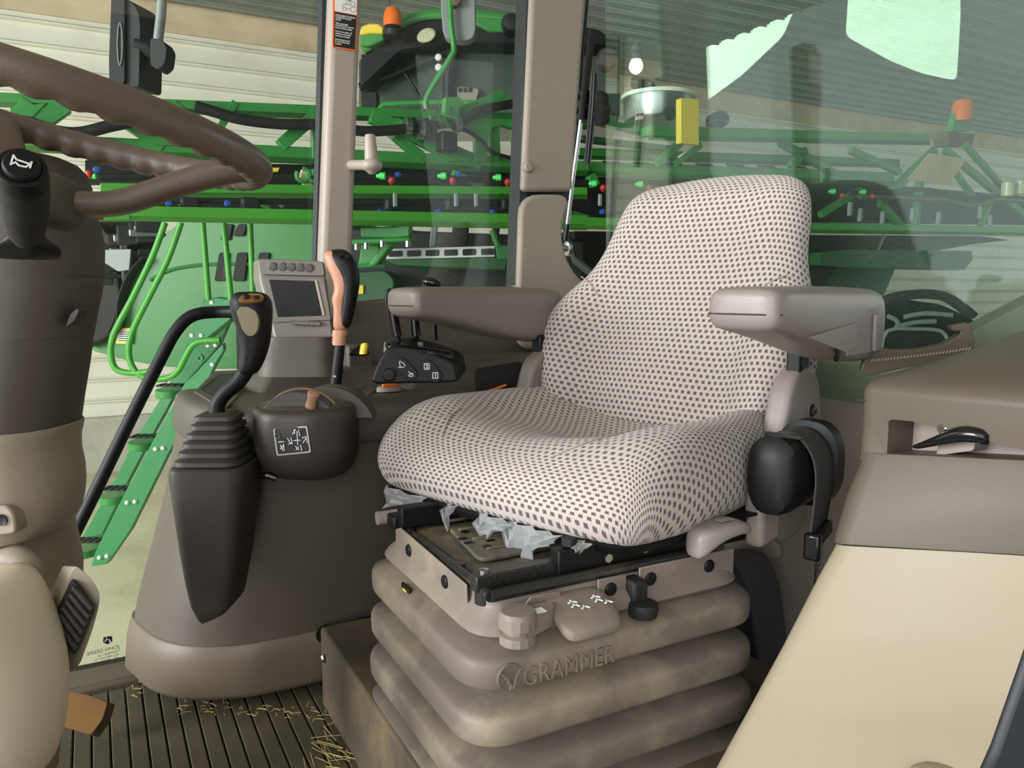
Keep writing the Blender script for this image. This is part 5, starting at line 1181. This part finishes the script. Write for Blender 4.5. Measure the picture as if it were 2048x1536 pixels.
# ---- cab of the sprayer
CDp = 6.4
def CP_(x, y, d=CDp): return P(x, y, d)
cabp = [(716, 230), (716, 100), (760, 60), (800, 38), (860, 18), (1060, 10), (1240, 14), (1250, 230)]
cabb = poly('cab_body', [CP_(x, y, CDp+.3) for x, y in [(716, 230), (716, 120), (780, 66), (1240, 66), (1240, 230)]], V((.1, 1.2, 0)), 'chassis', sp_, bevel=.02)
cabb.data.materials[0] = M_['cabglass'] = mat('tinted_cab_glass', (70, 82, 72), .08, var=.4, vs=1.2)
roof = poly('cab_roof', [CP_(x, y) for x, y in arcpts([(722, 118), (760, 78), (800, 40), (850, 26), (905, 24), (1000, 34), (1060, 34), (1200, 60), (1230, 90), (1060, 86), (900, 84), (800, 100), (720, 175)], 8, 3)], V((.1, 1.3, 0)), 'black', sp_, bevel=.05, seg=3)
tube('roof_edge', [CP_(x, y, CDp-.02) for x, y in [(724, 100), (762, 74), (806, 45), (850, 30), (906, 28), (960, 30), (1040, 42)]], [(.02, .04)]*7, 'green', roof, n=10, smooth_n=4)
poly('roof_side_cover', [CP_(x, y, CDp-.05) for x, y in [(950, 34), (1012, 38), (1014, 64), (975, 62), (950, 48)]], YY*.05, 'green', roof, bevel=.01)
loft('work_light', [ringf(CP_(853, 71, CDp-.06-dz), XX*.97+ZZ*.2, ZZ, .078*s_, .055*s_, 24) for dz, s_ in ((0, 1), (.03, 1), (.045, .85))], 'lampglass', roof, angle=60)
lathe('work_light', CP_(1022, 46, CDp-.1), -YY, [(.08, -.1), (.075, 0), (.06, .04), (.0001, .05)], 'rubber', roof, n=20)
lathe('work_light', CP_(1215, 118, CDp-.1), -YY, [(.08, -.1), (.09, 0), (.07, .05), (.0001, .06)], 'monitordark', roof, n=20)
for pts, w_, m in (([(720, 175), (760, 160), (830, 130), (905, 98)], .035, 'black'), ([(905, 80), (898, 150), (896, 225)], .05, 'black'), ([(775, 110), (812, 150), (845, 205)], .015, 'rubber'), ([(725, 110), (735, 140), (760, 155), (800, 140)], .015, 'rubber')):
    tube('cab_frame', [CP_(x, y, CDp+.2) for x, y in pts], w_, m, sp_, n=10, smooth_n=3)
poly('cab_seat_back', [CP_(x, y, CDp+.22) for x, y in arcpts([(912, 172), (960, 176), (952, 205), (915, 204)], 6, 2)], YY*.04, 'sleeve', sp_, bevel=.01)
for k in range(3): poly('seat_grille', [CP_(x, y, CDp+.21) for x, y in [(917+k*10, 176), (924+k*10, 176), (924+k*10, 184), (917+k*10, 184)]], YY*.02, 'black', sp_, bevel=0)
poly('mirror_pillar', [CP_(x, y, 6.1) for x, y in arcpts([(722, 182), (755, 182), (755, 218), (724, 218)], 5, 2)], YY*.1, 'black', sp_, bevel=.01)
gd = poly('gps_dome', [CP_(x, y, 6.3) for x, y in arcpts([(720, 68), (765, 66), (768, 80), (740, 92), (720, 90)], 3, 2)], YY*.2, 'greendark', sp_, bevel=.02); gd.data.materials[0] = M_['green']
poly('dome_cap', [CP_(x, y, 6.28) for x, y in arcpts([(718, 70), (722, 52), (738, 46), (758, 47), (768, 56), (768, 68), (742, 66)], 5, 2)], YY*.22, 'yellow', gd, bevel=.02)
bc = lathe('beacon', CP_(786, 62, 6.2), ZZ, [(.075, -.04), (.08, 0), (.055, .02), (.072, .03)], 'black', sp_, n=24)
lathe('beacon_lens', CP_(786, 62, 6.2), ZZ, [(.070, .03), (.073, .08), (.066, .13), (.045, .165), (.0001, .178)], 'amber', bc, n=24)
tube('antenna', [CP_(780, 25, 6.3), CP_(779, -40, 6.3)], .004, 'rubber', sp_, n=6)
for y in (115, 135): lathe('cab_bolt', CP_(877, y, CDp+.12), -YY, [(.03, 0), (.025, .02), (.0001, .025)], 'white', sp_, n=10)
arm_ = tube('mirror_arm', [P(x, y, 4.9) for x, y in [(853, 220), (853, 196), (878, 152), (903, 112), (908, 95), (902, 50), (900, -5)]], .018, 'green', sp_, n=12, smooth_n=3)
poly('sprayer_mirror', [P(x, y, 4.95) for x, y in arcpts([(881, -30), (950, -30), (951, 60), (946, 76), (930, 82), (895, 78), (886, 66), (882, 20)], 8, 3)], YY*.10, 'mirrorback', sp_, bevel=.02, seg=3)
lathe('mirror_clamp', P(908, -2, 4.9), -YY, [(.04, -.05), (.04, .01), (.0001, .02)], 'platform', sp_, n=16)
tube('roof_rail', [P(x, y, 5.5) for x, y in [(757, 222), (765, 212), (780, 208), (860, 205), (960, 206), (975, 214)]], .018, 'green', sp_, n=10, smooth_n=4)
# ---- boom seen through the rear glass
chord('boom_beam', 1180, 232, 248, 1330, 262, 280, .06, 'green', .1)
chord('boom_beam', 1178, 322, 352, 1790, 345, 372, .07, 'green', .05)
chord('boom_beam', 1300, 250, 280, 1860, 268, 290, .10, 'green', -.15)
chord('boom_panel', 1165, 270, 285, 1350, 292, 305, .10, 'greendark', .15)
chord('boom_panel', 1160, 295, 318, 1800, 318, 336, .10, 'green', .25)
chord('boom_beam', 1170, 434, 458, 1320, 440, 462, .10, 'greenlit', -.35)
chord('boom_beam', 1310, 440, 462, 2080, 454, 472, .10, 'greenlit', -.35)
for k in range(7):
    x = 1205+k*62; bpoly('beam_slot', [(x, 321+k*1.6), (x+34, 323+k*1.6), (x+38, 328+k*1.6), (x+4, 326+k*1.6)], .01, 'blackmatt', .03)
for a in ((1180, 350, 1190, 372, 18), (1380, 268, 1310, 330, 14), (1345, 330, 1400, 290, 12), (1560, 284, 1665, 345, 14), (1610, 300, 1580, 335, 14), (1840, 360, 1830, 452, 12), (1760, 405, 1800, 452, 14), (1870, 300, 1760, 405, 16), (1890, 300, 2060, 440, 12), (1800, 345, 1700, 300, 12), (1900, 330, 1950, 400, 9), (1990, 380, 1960, 452, 9), (1720, 380, 1640, 430, 12), (1930, 290, 2010, 380, 9)):
    bbeam('boom_brace', a[0], a[1], a[2], a[3], a[4], .05, 'green', .05)
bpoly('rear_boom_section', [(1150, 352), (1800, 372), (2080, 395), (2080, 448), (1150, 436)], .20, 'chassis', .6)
bpoly('rear_frame', [(1600, 470), (1960, 472), (2020, 480), (1950, 488), (1880, 500), (1690, 510), (1640, 590), (1600, 590)], .20, 'chassis', -.1)
bpoly('rear_frame', [(1640, 505), (1700, 498), (1944, 502), (1946, 520), (1928, 540), (1700, 535), (1640, 530)], .18, 'greendark', -.2)
bpoly('rear_axle', [(1600, 480), (1720, 500), (1790, 540), (1768, 590), (1600, 600)], .3, 'greendark', .1)
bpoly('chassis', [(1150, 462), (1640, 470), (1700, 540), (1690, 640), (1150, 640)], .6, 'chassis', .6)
hose('white_hose', [(1720, 392), (1790, 394), (1850, 398), (1890, 398), (1930, 410), (1965, 406), (1985, 398), (2060, 402)], .026, 'monitor', -.1)
hose('hydraulic_hose', [(1700, 385), (1790, 382), (1860, 380), (1900, 392), (1960, 396), (2000, 392)], .018, 'rubber', -.15)
for x, y in ((1700, 418), (1720, 430), (1825, 430), (1877, 436), (1960, 425), (1980, 442), (1765, 436)): box('nozzle_clip', BP(x, y, -.3), (.03, .03, .10), 'mirrorback', sp_, bevel=.006)
for x, y in ((2015, 378), (2040, 375)): lathe('clear_bowl', BP(x, y, -.2), ZZ, [(.05, -.06), (.05, .05), (.03, .07)], 'lampglass', sp_, n=16)
tube('steel_pin', [BP(1768, 470, -.3), BP(1755, 500, -.3)], .010, 'steel', sp_, n=8)
bpoly('reflector_plate', [(1860, 306), (1935, 318), (1898, 368), (1815, 360)], .01, 'tan', -.3)
bpoly('boom_bits', [(1895, 262), (1950, 268), (1945, 290), (1900, 290)], .15, 'platform', .1)
lathe('beacon', BP(1925, 215, .2), ZZ, [(.09, -.12), (.09, .0), (.07, .06), (.0001, .09)], 'amber', sp_, n=16)
bpoly('beacon_stand', [(1912, 225), (1940, 225), (1945, 262), (1905, 262)], .06, 'green', .2)
# ================================================================== things on the boom
pot = empty('steel_pot', BP(1312, 240, .3), 'large stainless pot with a white lid standing on the green boom', 'pot')
pcn = BP(1316, 243, .25); 
lathe('pot_wall', pcn, ZZ, [(.235, 0), (.24, .01), (.245, .15), (.252, .155)], 'steel', pot, n=36)
lathe('pot_lid', pcn, ZZ, [(.262, .15), (.262, .175), (.20, .19), (.0001, .195)], 'white', pot, n=36)
tube('lid_handle', [pcn+V((-.02, 0, .19)), pcn+V((0, 0, .21)), pcn+V((.03, 0, .24))], .008, 'steel', pot, n=8)
lathe('dial', BP(1338, 228, -.01), -LX, [(.045, 0), (.045, .02), (.03, .03), (.0001, .03)], 'blackmatt', pot, n=20)
poly('pot_sticker', [BP(x, y, -.0) for x, y in [(1272, 228), (1287, 226), (1287, 238), (1272, 240)]], LX*.004, 'white', pot, bevel=0)
poly('sticker_band', [BP(x, y, -.004) for x, y in [(1272, 228), (1287, 226), (1287, 230), (1272, 232)]], LX*.004, 'red', pot, bevel=0)
o = bpoly('wood_block', [(1362, 196), (1398, 198), (1398, 290), (1362, 286)], .05, 'yellow', -.30); o.parent = None; o.matrix_parent_inverse = Matrix(); tag(o, 'upright yellow wooden board strapped to the boom beside the steel pot', 'board')
o = lathe('boom_lamp', BP(1438, 240, .0), -LX, [(.05, -.08), (.062, 0), (.05, .05), (.0001, .06)], 'blackgloss', n=20); tag(o, 'small black round lamp sitting on the boom to the right of the yellow board', 'lamp')
# white curved shell and another cab part behind the pot
tube('exhaust_stack', [BP(x, y, .8) for x, y in [(1268, 165), (1285, 168), (1300, 180), (1300, 250)]], .05, 'rubber', sp_, n=14, smooth_n=4)
# ================================================================== black vehicle behind the rear glass
qd = empty('black_utility_vehicle', P(1860, 690, 3.4), 'glossy black vehicle with curved hood seen low through the rear glass', 'vehicle')
def Q(x, y, d=3.3): return P(x, y, d)
bodyq = [(1735, 620), (1760, 600), (1800, 595), (1830, 602), (1880, 608), (1940, 635), (1965, 655), (1950, 720), (1735, 720)]
poly('vehicle_hood', [Q(x, y) for x, y in arcpts(bodyq, 14, 3)], V((.3, .9, 0)), 'blackgloss', qd, bevel=.05, seg=4)
tube('hood_arch', [Q(x, y, 3.25) for x, y in [(1770, 600), (1800, 592), (1850, 588), (1890, 594), (1920, 612), (1945, 632)]], [(.03, .02)]*6, 'blackmatt', qd, n=12, smooth_n=4)
for p_, m in (([(1808, 634), (1850, 627), (1905, 630)], 'mirrorback'), ([(1790, 655), (1830, 645), (1872, 643)], 'mirrorback'), ([(1775, 632), (1792, 640), (1797, 650)], 'mirrorback')):
    tube('hood_stripe', [Q(x, y, 3.27) for x, y in p_], [(.006, .010)]*3, m, qd, n=8, smooth_n=4)
poly('windscreen', [Q(x, y, 3.2) for x, y in arcpts([(1770, 664), (1885, 662), (1900, 690), (1895, 705), (1760, 705)], 8, 3)], YY*.05, 'rubber', qd, bevel=.01)
tube('windscreen_frame', [Q(x, y, 3.19) for x, y in [(1762, 705), (1775, 662), (1830, 658), (1882, 662), (1898, 685)]], .008, 'mirrorback', qd, n=8, smooth_n=3)
# ================================================================== mirror of this tractor
tm = empty('side_mirror', P(255, 80, 2.3), 'black tractor mirror on a hanging arm outside the side glass', 'mirror')
mb = poly('mirror_shell', [P(x, y, 2.3) for x, y in arcpts([(218, 170), (217, 120), (222, -8), (250, -8), (250, 168)], 8, 3)], V((.0, .10, 0)), 'black', tm, bevel=.008, seg=3)
poly('mirror_side', [P(x, y, 2.31) for x, y in arcpts([(244, 170), (246, -6), (262, 2), (277, 22), (281, 50), (278, 175)], 8, 3)], V((.02, .10, 0)), 'rubber', tm, bevel=.01, seg=3)
mk('shell_groove', *tubeg([P(240+5*cos(t), 88+42*sin(t), 2.298) for t in [i*2*pi/24 for i in range(25)]], .002, 6), 'mirrorback', mb)
tube('mirror_mount', [P(278, 92, 2.34), P(300, 98, 2.34), P(318, 110, 2.34)], [(.035, .028), (.034, .03), (.022, .034)], 'black', tm, n=16)
poly('mount_cap', [P(x, y, 2.3) for x, y in arcpts([(300, 75), (325, 80), (334, 96), (330, 128), (316, 140), (300, 130)], 6, 3)], YY*.06, 'rubber', tm, bevel=.008)
tube('mirror_arm', [P(316, 82, 2.33), P(322, 30, 2.33), P(328, -60, 2.33)], .0135, 'mirrorback', tm, n=12)
# ================================================================== print on the side glass
gp = empty('glass_maker_mark', PB(215, 1300, BG-.002), 'small mirror-written maker mark with a deer emblem low on the side glass', 'mark')
def G(x, y, o=.001): return PB(x, y, BG-o)
em = poly('emblem', [G(x, y) for x, y in arcpts([(207, 1274), (224, 1272), (225, 1283), (215, 1289), (206, 1285)], 3, 3)], LX*.0006, 'black_print', gp, bevel=0)
mk('deer_outline', *join([beamg(G(x0, y0, .002), G(x1, y1, .002), .0011, .0004) for x0, y0, x1, y1 in ((209, 1281, 213, 1279), (213, 1279, 219, 1279), (219, 1279, 222, 1284), (213, 1279, 211, 1283), (211, 1283, 209, 1284), (219, 1279, 218, 1283), (218, 1283, 221, 1285), (214, 1279, 213, 1274), (213, 1274, 211, 1275))]), 'white', em, smooth=False)
AXm = (G(196, 1300)-G(238, 1290)).normalized()
def mt(s_, x, y, sz, w_=1): 
    o = text('maker_text', s_, G(x, y, .0012), AXm, ZZ, sz, 'black_print', gp, ext=.0001, scalex=w_); return o
mt('JOHN DEERE', 239, 1296, .0098, 1.02)
for i, s_ in enumerate(('TEMPERED  E4', 'AS2 M40 DOT 23', '43R - 00124', 'GLAZING')): mt(s_, 238-2*(i == 3)*3, 1304+i*6.5, .0062, .95)
for o in gp.children:
    if o.name.startswith('maker_text'): o.data.materials[0] = M_['monitordark']
# ================================================================== shed lamps
def shed_lamp(p, label):
    L_ = empty('shed_lamp', p, label, 'lamp', None)
    lathe('lamp_socket', p, ZZ, [(.05, .05), (.05, .16), (.03, .2), (.0001, .2)], 'mirrorback', L_, n=16)
    b_ = lathe('lamp_bulb', p, ZZ, [(.0001, -.09), (.05, -.07), (.075, -.02), (.06, .03), (.04, .055)], 'trimlight', L_, n=20, sub=1); b_.data.materials[0] = M_['bulb']
    d = bpy.data.lights.new('lamp_light', 'POINT'); d.energy = 25; d.shadow_soft_size = .12; l = bpy.data.objects.new('lamp_light', d); COL.objects.link(l); l.location = p - V((0, 0, .25)); return L_
M_['bulb'] = emat('lit_bulb', (255, 250, 235), 14)
shed_lamp(P(1272, 130, 8.0), 'bright bulb hanging under the shed roof right of the cab pillar')

# ================================================================== emissive panels added for the pale patches mirrored in the rear glass, no real windows
M_['panelglow'] = emat('added_panel_glow', (225, 255, 228), 9)
def MV(px, py, av):                                     # point whose mirror image in the rear glass lies at this pixel
    p = PA(px, py, av); return p + RX*(2*AR - 2*av)
for i, pl in enumerate(([(1340, 60), (1400, -60), (1545, -60), (1590, 0), (1600, 70), (1575, 125), (1490, 200), (1400, 260), (1385, 220)],
                        [(1716, -60), (1928, -60), (1926, 100), (1915, 225), (1850, 208), (1790, 182), (1702, 130), (1712, 30)])):
    v_, f_ = polyg([MV(x, y, 11.3) for x, y in arcpts(pl, 14, 3)], -RX*.05)
    struct('window_%d' % (4+i), v_, f_, 'panelglow', smooth=False)
